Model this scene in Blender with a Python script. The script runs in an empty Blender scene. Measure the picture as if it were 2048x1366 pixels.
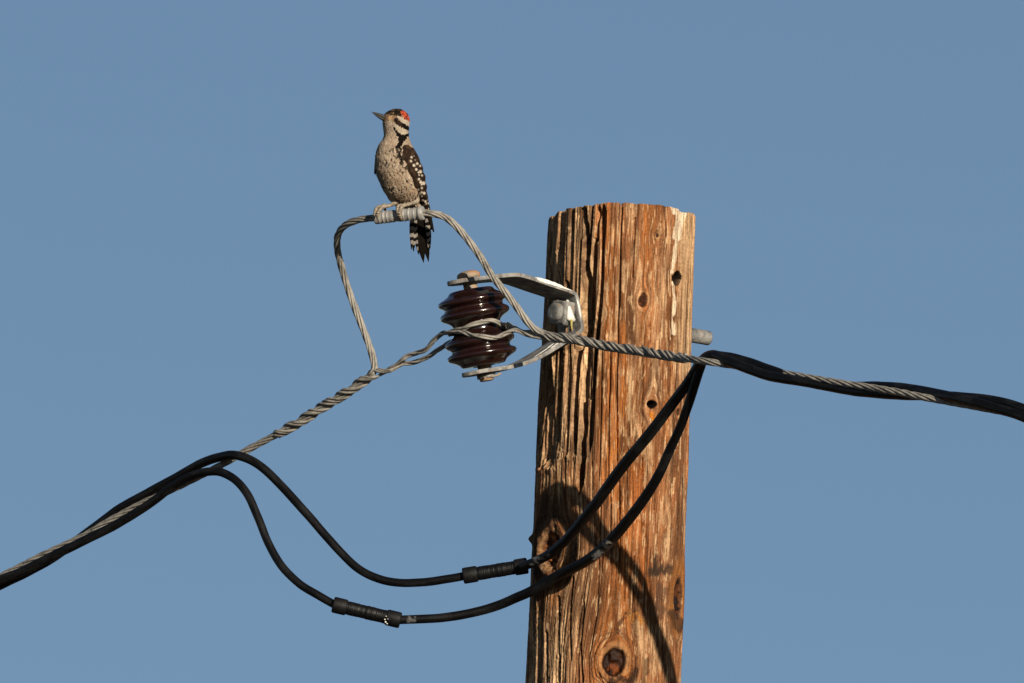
import bpy, math, random
import numpy as np
from mathutils import Vector

random.seed(4)
RNG = np.random.default_rng(11)
sc = bpy.context.scene
COL = sc.collection

# ------------------------------------------------------------------ camera
E = math.radians(12.0)            # the camera looks up at the pole top
S = 0.0006                        # metres per picture unit (pole top is about 18 cm across)
DIST = 27.6
T0 = np.array([0.0, 0.0, 7.44])
RIGHT = np.array([1.0, 0, 0])
FWD = np.array([0, math.cos(E), math.sin(E)])
UP = np.array([0, -math.sin(E), math.cos(E)])
TOW = -FWD
CAMPOS = T0 - FWD * DIST
cd = bpy.data.cameras.new('camera')
cam = bpy.data.objects.new('camera', cd)
COL.objects.link(cam)
cam.location = CAMPOS
cam.rotation_euler = (math.pi / 2 + E, 0, 0)
cd.sensor_width = 36.0
cd.lens = 36.0 * DIST / (2048 * S)
cd.clip_start = 0.5
cd.clip_end = 5000
sc.camera = cam

# ------------------------------------------------------------------ light
SUN_AZ = math.radians(27.0)       # to the right of the camera, behind it
SUN_EL = math.radians(12.2)
SDIR = Vector((math.sin(SUN_AZ) * math.cos(SUN_EL), -math.cos(SUN_AZ) * math.cos(SUN_EL), math.sin(SUN_EL)))
sl = bpy.data.lights.new('sun', 'SUN')
sl.energy = 5.0
sl.angle = math.radians(0.55)
sl.color = (1.0, 0.87, 0.70)
so = bpy.data.objects.new('sun', sl)
COL.objects.link(so)
so.rotation_euler = SDIR.to_track_quat('Z', 'Y').to_euler()
so.location = (6, -8, 14)

world = bpy.data.worlds.new('World')
sc.world = world
world.use_nodes = True
wn = world.node_tree
bg = wn.nodes['Background']
sky = wn.nodes.new('ShaderNodeTexSky')
sky.sky_type = 'NISHITA'
sky.sun_disc = False
sky.sun_elevation = SUN_EL
sky.sun_rotation = math.pi - SUN_AZ
sky.altitude = 200
sky.air_density = 0.75
sky.dust_density = 0.0
sky.ozone_density = 1.6
wn.links.new(sky.outputs[0], bg.inputs[0])
bg.inputs[1].default_value = 0.0505

sc.view_settings.view_transform = 'Standard'
sc.view_settings.look = 'None'
sc.view_settings.exposure = 0.55
sc.view_settings.gamma = 1.0
sc.view_settings.use_curve_mapping = False

# ------------------------------------------------------------------ helpers
def W(q):
    """picture-plane metres frame (x right, y down, d towards the viewer) -> world"""
    q = np.asarray(q, float).reshape(-1, 3)
    return (T0 + S * ((q[:, 0:1] - 1024) * RIGHT + (683 - q[:, 1:2]) * UP + q[:, 2:3] * TOW))

def fix(p):
    p = np.array(p, float)
    k = 1 - p[:, 2] * S / DIST
    p[:, 0] = 1024 + (p[:, 0] - 1024) * k
    p[:, 1] = 683 + (p[:, 1] - 683) * k
    return p

def qv(v):
    v = np.asarray(v, float)
    return np.array([v @ RIGHT, -(v @ UP), v @ TOW])

def smooth(a, b, x):
    t = np.clip((x - a) / (b - a), 0, 1)
    return t * t * (3 - 2 * t)

def _hash(ix, iy, seed):
    h = (ix.astype(np.int64) * 374761393 + iy.astype(np.int64) * 668265263 + seed * 974634777) & 0xffffffff
    h = ((h ^ (h >> 13)) * 1274126177) & 0xffffffff
    h = h ^ (h >> 16)
    return (h & 0xffff) / 65535.0

def vn(x, y, seed=0):
    x0 = np.floor(x); y0 = np.floor(y)
    fx = x - x0; fy = y - y0
    fx = fx * fx * (3 - 2 * fx); fy = fy * fy * (3 - 2 * fy)
    a = _hash(x0, y0, seed); b = _hash(x0 + 1, y0, seed)
    c = _hash(x0, y0 + 1, seed); d = _hash(x0 + 1, y0 + 1, seed)
    return (a * (1 - fx) + b * fx) * (1 - fy) + (c * (1 - fx) + d * fx) * fy

def fbm(x, y, seed=0, o=4):
    s = 0; a = 0.5; n = 0
    for i in range(o):
        s = s + a * vn(x * 2 ** i, y * 2 ** i, seed + i * 17); n += a; a *= 0.5
    return s / n

def ridged(x, y, seed=0, o=3):
    s = 0; a = 0.5; n = 0
    for i in range(o):
        s = s + a * (1 - np.abs(2 * vn(x * 2 ** i, y * 2 ** i, seed + i * 31) - 1)); n += a; a *= 0.5
    return s / n

def mk(name, wv, faces, mat=None, parent=None, smooth_sh=True, origin=None, colors=None, attr='tint'):
    """ONE mesh object from world-space vertices"""
    wv = np.asarray(wv, float)
    if origin is None:
        origin = (wv.min(0) + wv.max(0)) / 2
    origin = np.asarray(origin, float)
    me = bpy.data.meshes.new(name)
    loc = (wv - origin)
    if isinstance(faces, np.ndarray):
        n = len(faces); k = faces.shape[1]
        me.vertices.add(len(loc)); me.vertices.foreach_set('co', loc.astype(np.float32).ravel())
        me.loops.add(n * k); me.loops.foreach_set('vertex_index', faces.astype(np.int32).ravel())
        me.polygons.add(n); me.polygons.foreach_set('loop_start', np.arange(0, n * k, k, dtype=np.int32))
        me.update(calc_edges=True); me.validate()
    else:
        me.from_pydata([tuple(v) for v in loc], [], [tuple(int(i) for i in f) for f in faces])
        me.update()
    me.polygons.foreach_set('use_smooth', [smooth_sh] * len(me.polygons))
    if colors is not None:
        c = np.asarray(colors, np.float32)
        if c.shape[1] == 3:
            c = np.hstack([c, np.ones((len(c), 1), np.float32)])
        a = me.color_attributes.new(attr, 'FLOAT_COLOR', 'POINT')
        a.data.foreach_set('color', c.ravel())
    o = bpy.data.objects.new(name, me)
    COL.objects.link(o)
    if mat: me.materials.append(mat)
    if parent is not None:
        o.parent = parent
        base = np.array(parent.location)
        p = parent
        while p.parent is not None:
            p = p.parent; base = base + np.array(p.location)
        o.location = origin - base
    else:
        o.location = origin
    return o

def empty(name, wloc, label, cat, group=None):
    o = bpy.data.objects.new(name, None); COL.objects.link(o)
    o.empty_display_size = 0.02
    o.location = np.asarray(wloc, float).reshape(3)
    return tag(o, label, cat, group)

def tag(o, label, cat, group=None):
    o['label'] = label; o['category'] = cat
    if group: o['group'] = group
    return o

def spline(pts, step=2.0):
    """centripetal Catmull-Rom through the points (any dim), resampled by length"""
    p = np.asarray(pts, float)
    p = np.vstack([2 * p[0] - p[1], p, 2 * p[-1] - p[-2]])
    out = []
    for i in range(1, len(p) - 2):
        p0, p1, p2, p3 = p[i - 1:i + 3]
        t0 = 0; t1 = t0 + max(np.linalg.norm((p1 - p0)[:3]), 1e-6) ** .5
        t2 = t1 + max(np.linalg.norm((p2 - p1)[:3]), 1e-6) ** .5
        t3 = t2 + max(np.linalg.norm((p3 - p2)[:3]), 1e-6) ** .5
        t = np.linspace(t1, t2, 24, endpoint=False)[:, None]
        a1 = (t1 - t) / (t1 - t0) * p0 + (t - t0) / (t1 - t0) * p1
        a2 = (t2 - t) / (t2 - t1) * p1 + (t - t1) / (t2 - t1) * p2
        a3 = (t3 - t) / (t3 - t2) * p2 + (t - t2) / (t3 - t2) * p3
        b1 = (t2 - t) / (t2 - t0) * a1 + (t - t0) / (t2 - t0) * a2
        b2 = (t3 - t) / (t3 - t1) * a2 + (t - t1) / (t3 - t1) * a3
        out.append((t2 - t) / (t2 - t1) * b1 + (t - t1) / (t2 - t1) * b2)
    out.append(p[-2:-1])
    c = np.vstack(out)
    L = np.r_[0, np.cumsum(np.linalg.norm(np.diff(c[:, :3], axis=0), axis=1))]
    n = max(int(L[-1] / step), 4)
    s = np.linspace(0, L[-1], n)
    return np.stack([np.interp(s, L, c[:, k]) for k in range(c.shape[1])], 1)

def frames(c, n0=(0, -1, 0)):
    """parallel transport; q-frame is mirrored (y down) so B is flipped to stay right handed in the world"""
    t = np.gradient(c, axis=0); t /= np.linalg.norm(t, axis=1)[:, None]
    N = np.zeros_like(c); n = np.array(n0, float)
    for i in range(len(c)):
        n = n - (n @ t[i]) * t[i]
        n /= np.linalg.norm(n); N[i] = n
    B = -np.cross(t, N)
    return t, N, B

def tube(c, r, seg=12, cap=True, n0=(0, -1, 0)):
    c = np.asarray(c, float); m = len(c)
    r = np.broadcast_to(np.asarray(r, float), (m,))
    t, N, B = frames(c, n0)
    a = np.linspace(0, 2 * math.pi, seg, endpoint=False)
    v = c[:, None] + r[:, None, None] * (np.cos(a)[None, :, None] * N[:, None] + np.sin(a)[None, :, None] * B[:, None])
    v = v.reshape(-1, 3)
    f = []
    i = np.arange(m - 1)[:, None] * seg; j = np.arange(seg)[None]; k = (j + 1) % seg
    f = np.stack([i + j, i + k, i + seg + k, i + seg + j], -1).reshape(-1, 4).tolist()
    if cap:
        f.append(list(range(seg))[::-1]); f.append(list(range((m - 1) * seg, m * seg)))
    return v, f

def helix(c, rad, phase, pitch, n0=(0, -1, 0)):
    t, N, B = frames(c, n0)
    s = np.r_[0, np.cumsum(np.linalg.norm(np.diff(c, axis=0), axis=1))]
    a = phase + 2 * math.pi * s / pitch
    rad = np.broadcast_to(np.asarray(rad, float), (len(c),))
    return c + rad[:, None] * (np.cos(a)[:, None] * N + np.sin(a)[:, None] * B)

def join(parts):
    V = []; F = []; o = 0
    for v, f in parts:
        V.append(np.asarray(v)); F += [[i + o for i in q] for q in f]; o += len(v)
    return np.vstack(V), F

def lathe(axis_o, ax, prof, seg=48, wob=None):
    """prof: list of (height along ax, radius); q-frame"""
    ax = np.asarray(ax, float); ax = ax / np.linalg.norm(ax)
    u = np.cross(ax, [0.3, 0.2, 1.0]); u /= np.linalg.norm(u); w = np.cross(ax, u)
    a = np.linspace(0, 2 * math.pi, seg, endpoint=False)
    V = []
    for h, r in prof:
        V.append(np.asarray(axis_o) + ax * h + r * (np.cos(a)[:, None] * u + np.sin(a)[:, None] * w))
    V = np.vstack(V); m = len(prof); F = []
    for i in range(m - 1):
        for j in range(seg):
            k = (j + 1) % seg
            F.append([i * seg + j, i * seg + k, (i + 1) * seg + k, (i + 1) * seg + j])
    F.append(list(range(seg))[::-1]); F.append(list(range((m - 1) * seg, m * seg)))
    return V, F

def bevel(o, w, seg=2):
    b = o.modifiers.new('bevel', 'BEVEL'); b.width = w * S; b.segments = seg; b.limit_method = 'ANGLE'
    b.angle_limit = math.radians(40)
    return o

# ------------------------------------------------------------------ materials
AL = 0.93      # overall reflectance of weathered surfaces
def mat_new(name):
    m = bpy.data.materials.new(name); m.use_nodes = True
    nt = m.node_tree; p = nt.nodes['Principled BSDF']
    return m, nt, p

def nd(nt, typ, **kw):
    n = nt.nodes.new(typ)
    for k, v in kw.items(): setattr(n, k, v)
    return n

def noise(nt, vec, scale, detail=4, rough=0.55):
    n = nd(nt, 'ShaderNodeTexNoise'); n.inputs['Scale'].default_value = scale
    n.inputs['Detail'].default_value = detail; n.inputs['Roughness'].default_value = rough
    if vec is not None: nt.links.new(vec, n.inputs['Vector'])
    return n

def ramp(nt, fac, stops):
    r = nd(nt, 'ShaderNodeValToRGB')
    cr = r.color_ramp
    while len(cr.elements) < len(stops): cr.elements.new(0.5)
    for e, (p, c) in zip(cr.elements, stops):
        e.position = p; e.color = (*c[:3], 1)
    nt.links.new(fac, r.inputs[0])
    return r

def mix(nt, fac, a, b, mode='MIX'):
    n = nd(nt, 'ShaderNodeMix', data_type='RGBA', blend_type=mode)
    for sock, v in ((n.inputs['Factor'], fac), (n.inputs['A'], a), (n.inputs['B'], b)):
        if hasattr(v, 'is_linked') or hasattr(v, 'links'): nt.links.new(v, sock)
        else: sock.default_value = v if not isinstance(v, tuple) else ((*v, 1) if len(v) == 3 else v)
    return n.outputs['Result']

def bump(nt, p, height, dist, strength=1.0):
    b = nd(nt, 'ShaderNodeBump'); b.inputs['Distance'].default_value = dist; b.inputs['Strength'].default_value = strength
    nt.links.new(height, b.inputs['Height']); nt.links.new(b.outputs[0], p.inputs['Normal'])

def objco(nt):
    return nd(nt, 'ShaderNodeTexCoord').outputs['Object']

def simple(name, stops, scale, rough=(0.4, 0.6), metal=0.0, bump_d=0.0, bump_scale=None, spec=0.5, coat=0.0):
    m, nt, p = mat_new(name)
    co = objco(nt)
    n = noise(nt, co, scale, 6, 0.62)
    r = ramp(nt, n.outputs[0], [(q, tuple(AL * k for k in c)) for q, c in stops])
    nt.links.new(r.outputs[0], p.inputs['Base Color'])
    mr = nd(nt, 'ShaderNodeMapRange'); mr.inputs[1].default_value = 0.3; mr.inputs[2].default_value = 0.7
    mr.inputs[3].default_value = rough[0]; mr.inputs[4].default_value = rough[1]
    n2 = noise(nt, co, scale * 2.3, 4)
    nt.links.new(n2.outputs[0], mr.inputs[0]); nt.links.new(mr.outputs[0], p.inputs['Roughness'])
    p.inputs['Metallic'].default_value = metal
    p.inputs['Specular IOR Level'].default_value = spec
    p.inputs['Coat Weight'].default_value = coat
    p.inputs['Coat Roughness'].default_value = 0.05
    if bump_d:
        n3 = noise(nt, co, bump_scale or scale * 3, 5)
        bump(nt, p, n3.outputs[0], bump_d)
    return m

M_STRAND = simple('aged_aluminium', [(0.30, (0.085, 0.080, 0.071)), (0.48, (0.215, 0.202, 0.178)), (0.70, (0.31, 0.292, 0.256))], 90, (0.5, 0.7), 0.0, 0.0003, 600, spec=0.25)
M_SLEEVE = simple('sleeve_aluminium', [(0.3, (0.20, 0.20, 0.195)), (0.5, (0.29, 0.285, 0.27)), (0.7, (0.38, 0.37, 0.345))], 130, (0.4, 0.6), 0.25, 0.0004, 700)
M_CABLE = simple('black_polyethylene', [(0.3, (0.008, 0.008, 0.009)), (0.55, (0.014, 0.014, 0.015)), (0.75, (0.030, 0.030, 0.030))], 60, (0.36, 0.58), 0, 0.0003, 500, spec=0.42)
M_CAPS = simple('rubber_cap', [(0.3, (0.003, 0.003, 0.0033)), (0.6, (0.005, 0.005, 0.0054)), (0.75, (0.013, 0.013, 0.013))], 90, (0.45, 0.7), 0, 0.0003, 700, spec=0.2)
M_TAPE = simple('black_tape', [(0.3, (0.0025, 0.0025, 0.0028)), (0.7, (0.0045, 0.0045, 0.005))], 120, (0.38, 0.55), 0, 0.0003, 800, spec=0.2)
M_PORC = simple('brown_glazed_porcelain', [(0.3, (0.008, 0.003, 0.0025)), (0.55, (0.014, 0.0045, 0.0035)), (0.66, (0.018, 0.006, 0.0045)), (0.78, (0.034, 0.022, 0.017))], 55, (0.08, 0.26), 0, 0.0003, 160, coat=0.25)
M_RUST = simple('rusty_pin', [(0.35, (0.20, 0.18, 0.15)), (0.5, (0.28, 0.20, 0.13)), (0.62, (0.36, 0.16, 0.055))], 90, (0.6, 0.8), 0.1, 0.0006, 500)
M_DROP = simple('dried_dropping', [(0.3, (0.55, 0.53, 0.46)), (0.55, (0.74, 0.72, 0.66)), (0.8, (0.80, 0.78, 0.70))], 300, (0.6, 0.8), 0, 0.0006, 900)
M_YEL = simple('yellow_dropping', [(0.3, (0.25, 0.20, 0.03)), (0.7, (0.42, 0.38, 0.12))], 300, (0.5, 0.7), 0, 0.0004, 900)
M_FOOT = simple('bird_scales', [(0.3, (0.07, 0.055, 0.04)), (0.5, (0.23, 0.19, 0.14)), (0.7, (0.33, 0.275, 0.21))], 300, (0.5, 0.7), 0, 0.0008, 900)
M_BEAK = simple('bird_beak', [(0.3, (0.013, 0.013, 0.012)), (0.7, (0.032, 0.031, 0.028))], 200, (0.4, 0.55), 0, 0.0002, 700, spec=0.25)
M_EYE = simple('bird_eye', [(0.3, (0.006, 0.004, 0.003)), (0.7, (0.012, 0.007, 0.005))], 200, (0.03, 0.06), coat=0.5)
M_SOIL = simple('desert_soil', [(0.3, (0.045, 0.036, 0.027)), (0.5, (0.07, 0.057, 0.043)), (0.7, (0.11, 0.09, 0.068))], 0.8, (0.85, 0.95), 0, 0.05, 3.0)

def galvanised():
    m, nt, p = mat_new('galvanised_steel')
    co = objco(nt)
    n = noise(nt, co, 70, 6, 0.65)
    r = ramp(nt, n.outputs[0], [(0.30, (0.07, 0.072, 0.072)), (0.46, (0.16, 0.16, 0.154)), (0.58, (0.27, 0.265, 0.25)), (0.74, (0.36, 0.35, 0.32))])
    mp = nd(nt, 'ShaderNodeMapping'); mp.inputs['Scale'].default_value = (1, 1, 0.35)
    nt.links.new(co, mp.inputs[0])
    n2 = noise(nt, mp.outputs[0], 34, 6, 0.62)
    w = ramp(nt, n2.outputs[0], [(0.60, (0, 0, 0)), (0.70, (1, 1, 1))])
    n3 = noise(nt, co, 110, 4, 0.6)
    ru = ramp(nt, n3.outputs[0], [(0.58, (0, 0, 0)), (0.70, (0.75, 0.75, 0.75))])
    c = mix(nt, ru.outputs[0], r.outputs[0], (0.30, 0.17, 0.08))
    c = mix(nt, w.outputs[0], c, (0.58, 0.56, 0.51))
    c = mix(nt, 1.0, c, (.8 * AL, .8 * AL, .8 * AL), 'MULTIPLY')
    nt.links.new(c, p.inputs['Base Color'])
    p.inputs['Metallic'].default_value = 0.0
    p.inputs['Specular IOR Level'].default_value = 0.3
    p.inputs['Roughness'].default_value = 0.6
    bump(nt, p, n3.outputs[0], 0.0011)
    return m
M_GALV = galvanised()

def tinted(name, rough, bump_scale, bump_d, spec=0.3, var=0.35, zs=1.0, sheen=0.0):
    """colour painted per vertex (plumage, grain), broken up by procedural noise"""
    m, nt, p = mat_new(name)
    a = nd(nt, 'ShaderNodeVertexColor', layer_name='tint')
    co = objco(nt)
    mp = nd(nt, 'ShaderNodeMapping'); mp.inputs['Scale'].default_value = (1, 1, zs)
    nt.links.new(co, mp.inputs[0])
    n = noise(nt, mp.outputs[0], bump_scale, 5, 0.6)
    r = ramp(nt, n.outputs[0], [(0.25, (AL * (1 - var),) * 3), (0.75, (AL * (1 + var * 0.6),) * 3)])
    c = mix(nt, 1.0, a.outputs[0], r.outputs[0], 'MULTIPLY')
    nt.links.new(c, p.inputs['Base Color'])
    p.inputs['Roughness'].default_value = rough
    p.inputs['Specular IOR Level'].default_value = spec
    p.inputs['Sheen Weight'].default_value = sheen
    if bump_d: bump(nt, p, n.outputs[0], bump_d)
    return m, nt, p
M_PLUM, _, _ = tinted('plumage', 0.85, 420, 0.0008, 0.02, 0.35, 0.5, 0.0)
M_CABLED, _, _ = tinted('weathered_black_cable', 0.45, 300, 0.0003, 0.2, 0.35)

# ------------------------------------------------------------------ ground
def build_ground():
    n = 60
    xs = np.sign(np.linspace(-1, 1, n)) * np.abs(np.linspace(-1, 1, n)) ** 2.5 * 2500
    X, Y = np.meshgrid(xs, xs)
    Z = (fbm(X / 14, Y / 14, 5) - 0.5) * 0.25 * smooth(3, 30, np.hypot(X, Y))
    v = np.stack([X.ravel(), Y.ravel(), Z.ravel()], 1)
    i = np.arange(n - 1)[:, None] * n + np.arange(n - 1)[None]
    f = np.stack([i, i + 1, i + n + 1, i + n], -1).reshape(-1, 4)
    o = mk('ground', v, f, M_SOIL, origin=(0, 0, 0)); o['kind'] = 'structure'
build_ground()

# ------------------------------------------------------------------ pole
def wood_material():
    m, nt, p = mat_new('weathered_pole_wood')
    a = nd(nt, 'ShaderNodeVertexColor', layer_name='tint')
    g = nd(nt, 'ShaderNodeAttribute', attribute_name='grain')     # (fibre coordinate, height, gloss)
    sep = nd(nt, 'ShaderNodeSeparateXYZ'); nt.links.new(g.outputs['Vector'], sep.inputs[0])
    cx = nd(nt, 'ShaderNodeCombineXYZ')
    nt.links.new(sep.outputs[0], cx.inputs[0]); nt.links.new(sep.outputs[1], cx.inputs[1])
    def sn(sx, sy, scale, det, ro):
        mp = nd(nt, 'ShaderNodeMapping'); mp.inputs['Scale'].default_value = (sx, sy, 1)
        nt.links.new(cx.outputs[0], mp.inputs[0]); return noise(nt, mp.outputs[0], scale, det, ro)
    f1 = sn(1, 0.03, 0.55, 5, 0.65)       # fine fibres, picture units
    f2 = sn(1, 0.02, 0.13, 4, 0.6)
    f3 = sn(1, 0.55, 0.35, 5, 0.7)        # small flecks
    r1 = ramp(nt, f1.outputs[0], [(0.30, (0.30, 0.26, 0.23)), (0.50, (1.0, 1.0, 1.0)), (0.72, (1.55, 1.50, 1.42))])
    r2 = ramp(nt, f2.outputs[0], [(0.30, (0.70, 0.64, 0.58)), (0.50, (1, 1, 1)), (0.72, (1.22, 1.22, 1.22))])
    r3 = ramp(nt, f3.outputs[0], [(0.28, (0.50, 0.46, 0.44)), (0.48, (1, 1, 1)), (0.72, (1.40, 1.38, 1.35))])
    c = mix(nt, 1.0, a.outputs[0], r1.outputs[0], 'MULTIPLY')
    c = mix(nt, 1.0, c, r2.outputs[0], 'MULTIPLY')
    c = mix(nt, 1.0, c, r3.outputs[0], 'MULTIPLY')
    c = mix(nt, 1.0, c, (0.72 * AL, 0.62 * AL, 0.50 * AL), 'MULTIPLY')
    nt.links.new(c, p.inputs['Base Color'])
    mr = nd(nt, 'ShaderNodeMapRange')
    mr.inputs[3].default_value = 0.85; mr.inputs[4].default_value = 0.18
    nt.links.new(sep.outputs[2], mr.inputs[0]); nt.links.new(mr.outputs[0], p.inputs['Roughness'])
    p.inputs['Specular IOR Level'].default_value = 0.14
    ad = nd(nt, 'ShaderNodeMath', operation='ADD')
    nt.links.new(f1.outputs[0], ad.inputs[0]); nt.links.new(f3.outputs[0], ad.inputs[1])
    bump(nt, p, ad.outputs[0], 0.0017, 1.0)
    return m
M_WOOD = wood_material()

SINE, COSE = math.sin(E), math.cos(E)
def pole_xc(y): return 1245 - 0.042 * (y - 430)
def pole_R(y): return 147 + 0.0069 * (y - 430)

def poly_dist(px, py, pts):
    """signed-less distance to a polyline plus running parameter 0..1"""
    best = np.full(px.shape, 1e9); par = np.zeros(px.shape)
    pts = np.asarray(pts, float); L = np.r_[0, np.cumsum(np.linalg.norm(np.diff(pts, axis=0), axis=1))]
    for i in range(len(pts) - 1):
        a, b = pts[i], pts[i + 1]; ab = b - a; l2 = ab @ ab
        t = np.clip(((px - a[0]) * ab[0] + (py - a[1]) * ab[1]) / l2, 0, 1)
        d = np.hypot(px - a[0] - t * ab[0], py - a[1] - t * ab[1])
        m = d < best
        best = np.where(m, d, best); par = np.where(m, (L[i] + t * math.sqrt(l2)) / L[-1], par)
    return best, par

KNOTS = [  # x, y, rx, ry
    (1228, 1320, 24, 31), (1101, 1096, 21, 36), (1355, 1193, 8, 44), (1286, 601, 9, 15), (1316, 471, 6, 9),
    (1303, 814, 11, 14), (1249, 915, 5, 7), (1356, 824, 4, 9), (1203, 630, 6, 9)]

def build_pole():
    # columns: dense on the weathered side that carries the relief, coarser round the back
    phi = np.r_[np.linspace(-112, 112, 600, endpoint=False), np.linspace(112, 248, 70, endpoint=False)] * math.pi / 180
    ytop = 433.0
    yrow = np.r_[np.linspace(0, 975, 860, endpoint=False), np.linspace(975, 2600, 70, endpoint=False), np.linspace(2600, (7.44 / S) * COSE + 250 + 300, 40)]
    PH, DY = np.meshgrid(phi, yrow)
    # ragged sawn top: each fibre bundle ends at its own height
    rag = (vn(phi * 30, phi * 0, 91) - 0.5) * 3.6 + (vn(phi * 90, phi * 0, 92) - 0.5) * 1.8 + (vn(phi * 6, phi * 0, 93) - .5) * 6
    rag = rag * .45; rag[np.abs(phi + 0.02) < 0.01] += 4
    rag = rag + 9 * np.exp(-((phi - 0.98) / 0.12) ** 2) * 0.5 + 4
    AY = ytop + DY                                   # picture y of the axis at that height
    AY = AY + rag[None] * np.exp(-DY / 14.0)
    Rr = pole_R(np.clip(AY, 400, 1500) + 0 * AY) + np.clip(AY - 1500, 0, None) * 0.0062
    XC = pole_xc(np.clip(AY, 400, 1800)) - np.clip(AY - 1800, 0, None) * 0.030
    cs = np.cos(PH); sn = np.sin(PH)
    PX = XC + Rr * sn
    PY = AY - Rr * cs * SINE
    fade = smooth(0.03, 0.22, cs)
    top = np.exp(-DY / 60)
    # fibre coordinate, flowing round the knots
    s = PH * Rr
    psi = s + 3.2 * (fbm(s / 90, PY / 300, 3, 2) - 0.5) * 2 + 1.3 * (fbm(s / 30, PY / 160, 6, 2) - 0.5)
    kd = []
    for (kx, ky, rx, ry) in KNOTS:
        sp = np.clip((kx - pole_xc(ky)) / pole_R(ky), -.985, .985)
        ph = math.asin(sp); sk = ph * pole_R(ky); rs = rx / max(math.cos(ph), 0.33)
        wob = 1 + 0.14 * (fbm((s - sk) / rs * 1.6 + 9, (PY - ky) / ry * 1.6, 44, 3) - .5) * 2
        rr = np.hypot((s - sk) / rs, (PY - ky) / ry) * wob
        kd.append(rr)
        r2 = np.maximum(np.hypot((s - sk) / (rs * 1.25), (PY - ky) / (ry * 1.5)), 1.0) ** 2
        psi = psi - np.where(cs > 0, (psi - sk) * (1 / r2) * 0.85, 0)
    leftM = (1 - smooth(1176, 1214, PX + 0.042 * (PY - 500))) * fade
    leftM = leftM * (0.28 + 0.72 * (1 - smooth(900, 945, PY + 14 * (fbm(s / 9, PY / 9, 8) - .5))))
    leftM = leftM + 0.75 * smooth(1180, 1300, PY) * (1 - smooth(1100, 1150, PX)) * fade
    back = 1 - fade
    # -------- relief, depth below the skin in picture units
    f1 = fbm(psi / 4.0, PY / 160, 21, 4); f2 = fbm(psi / 10, PY / 300, 22, 3)
    g = 3.4 * (1 - f1) + 2.4 * (1 - f2) + 1.5 * (1 - ridged(psi / 5.5, PY / 210, 35, 2))
    g += (leftM + 0.35 * back) * (7.5 * (1 - ridged(psi / 15, PY / 700, 23, 2)) + 6.0 * smooth(.50, .58, vn(psi / 7.0, PY / 560, 24)) + 4.2 * (1 - ridged(psi / 4.6, PY / 330, 25, 3)))
    g += 1.0 * (fbm(s / 4, PY / 4, 27, 2) - .5) * (0.5 + leftM)
    g += 5 * (fbm(PH * 1.4 + 7, PY / 260, 28, 2) - .5)
    # seasoning checks all over: long thin splits that follow the fibre
    chk = np.abs(vn(psi / 17, PY / 900 + 4, 29) - .5); cmask = smooth(.42, .6, vn(psi / 23 + 3, PY / 170, 30))
    g += 5.0 * (1 - smooth(0.010, 0.035, chk)) * cmask
    chk = np.abs(vn(psi / 9, PY / 700 + 9, 33) - .5); cmask = smooth(.5, .68, vn(psi / 13 + 3, PY / 120, 34))
    g += 2.6 * (1 - smooth(0.012, 0.05, chk)) * cmask
    chk = np.abs(vn(psi / 5.5, PY / 520 + 9, 36) - .5); cmask = smooth(.46, .6, vn(psi / 8 + 3, PY / 90, 37))
    g += (2.6 + 3.0 * leftM) * (1 - smooth(0.02, 0.09, chk)) * cmask
    grooves = [
        ([(1169, 416), (1171, 545), (1168, 600), (1172, 660), (1152, 700), (1146, 800), (1145, 906)], 6.4, 26),
        ([(1189, 478), (1186, 545), (1179, 653), (1172, 702), (1165, 812), (1161, 905), (1158, 992)], 5.8, 24),
        ([(1206, 412), (1206, 470), (1201, 600), (1190, 702), (1183, 812), (1176, 905)], 4.4, 20),
        ([(1196, 412), (1193, 484)], 3.0, 13),
        ([(1122, 420), (1120, 520), (1117, 596), (1110, 690)], 3.4, 16),
        ([(1144, 418), (1142, 470), (1141, 560)], 1.6, 7),
        ([(1114, 500), (1112, 560), (1104, 690), (1096, 700), (1094, 800), (1090, 905), (1086, 935)], 3.6, 13),
        ([(1129, 560), (1120, 700), (1114, 800), (1109, 900)], 2.6, 11),
        ([(1161, 690), (1153, 730), (1150, 760)], 2.8, 9),
        ([(1180, 690), (1179, 745), (1176, 800)], 2.2, 9),
        ([(1088, 690), (1083, 800), (1078, 900)], 2.4, 8),
        ([(1243, 404), (1241, 520), (1237, 640), (1234, 780), (1233, 930)], 1.1, 8),
        ([(1269, 436), (1268, 500), (1266, 560)], 0.9, 5),
        ([(1284, 690), (1284, 820), (1284, 930), (1286, 1015), (1286, 1095)], 1.3, 8),
        ([(1204, 690), (1201, 800), (1198, 960)], 0.9, 6), ([(1320, 480), (1318, 600), (1316, 700)], 0.8, 5),
        ([(1221, 690), (1217, 850), (1214, 990)], 0.9, 5), ([(1254, 930), (1252, 1060), (1248, 1200)], 0.8, 5),
        ([(1238, 940), (1239, 1080), (1236, 1160)], 1.0, 6), ([(1202, 1000), (1198, 1100), (1194, 1220), (1180, 1300)], 0.9, 5),
        ([(1220, 960), (1221, 1060), (1220, 1130)], 0.9, 5), ([(1168, 1200), (1162, 1290), (1166, 1366)], 1.5, 8),
        ([(1146, 1150), (1140, 1220), (1143, 1320)], 1.8, 9), ([(1117, 1190), (1116, 1280), (1114, 1366)], 2.2, 10),
        ([(1093, 1260), (1092, 1366)], 3.0, 10), ([(1267, 1110), (1264, 1190), (1262, 1260)], 0.9, 5),
        ([(1305, 930), (1307, 1020)], 0.8, 4), ([(1326, 900), (1330, 1010), (1331, 1090)], 0.8, 5),
        ([(1300, 560), (1299, 690), (1300, 760)], 0.8, 4), ([(1345, 960), (1344, 1060)], 0.9, 5),
    ]
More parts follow.
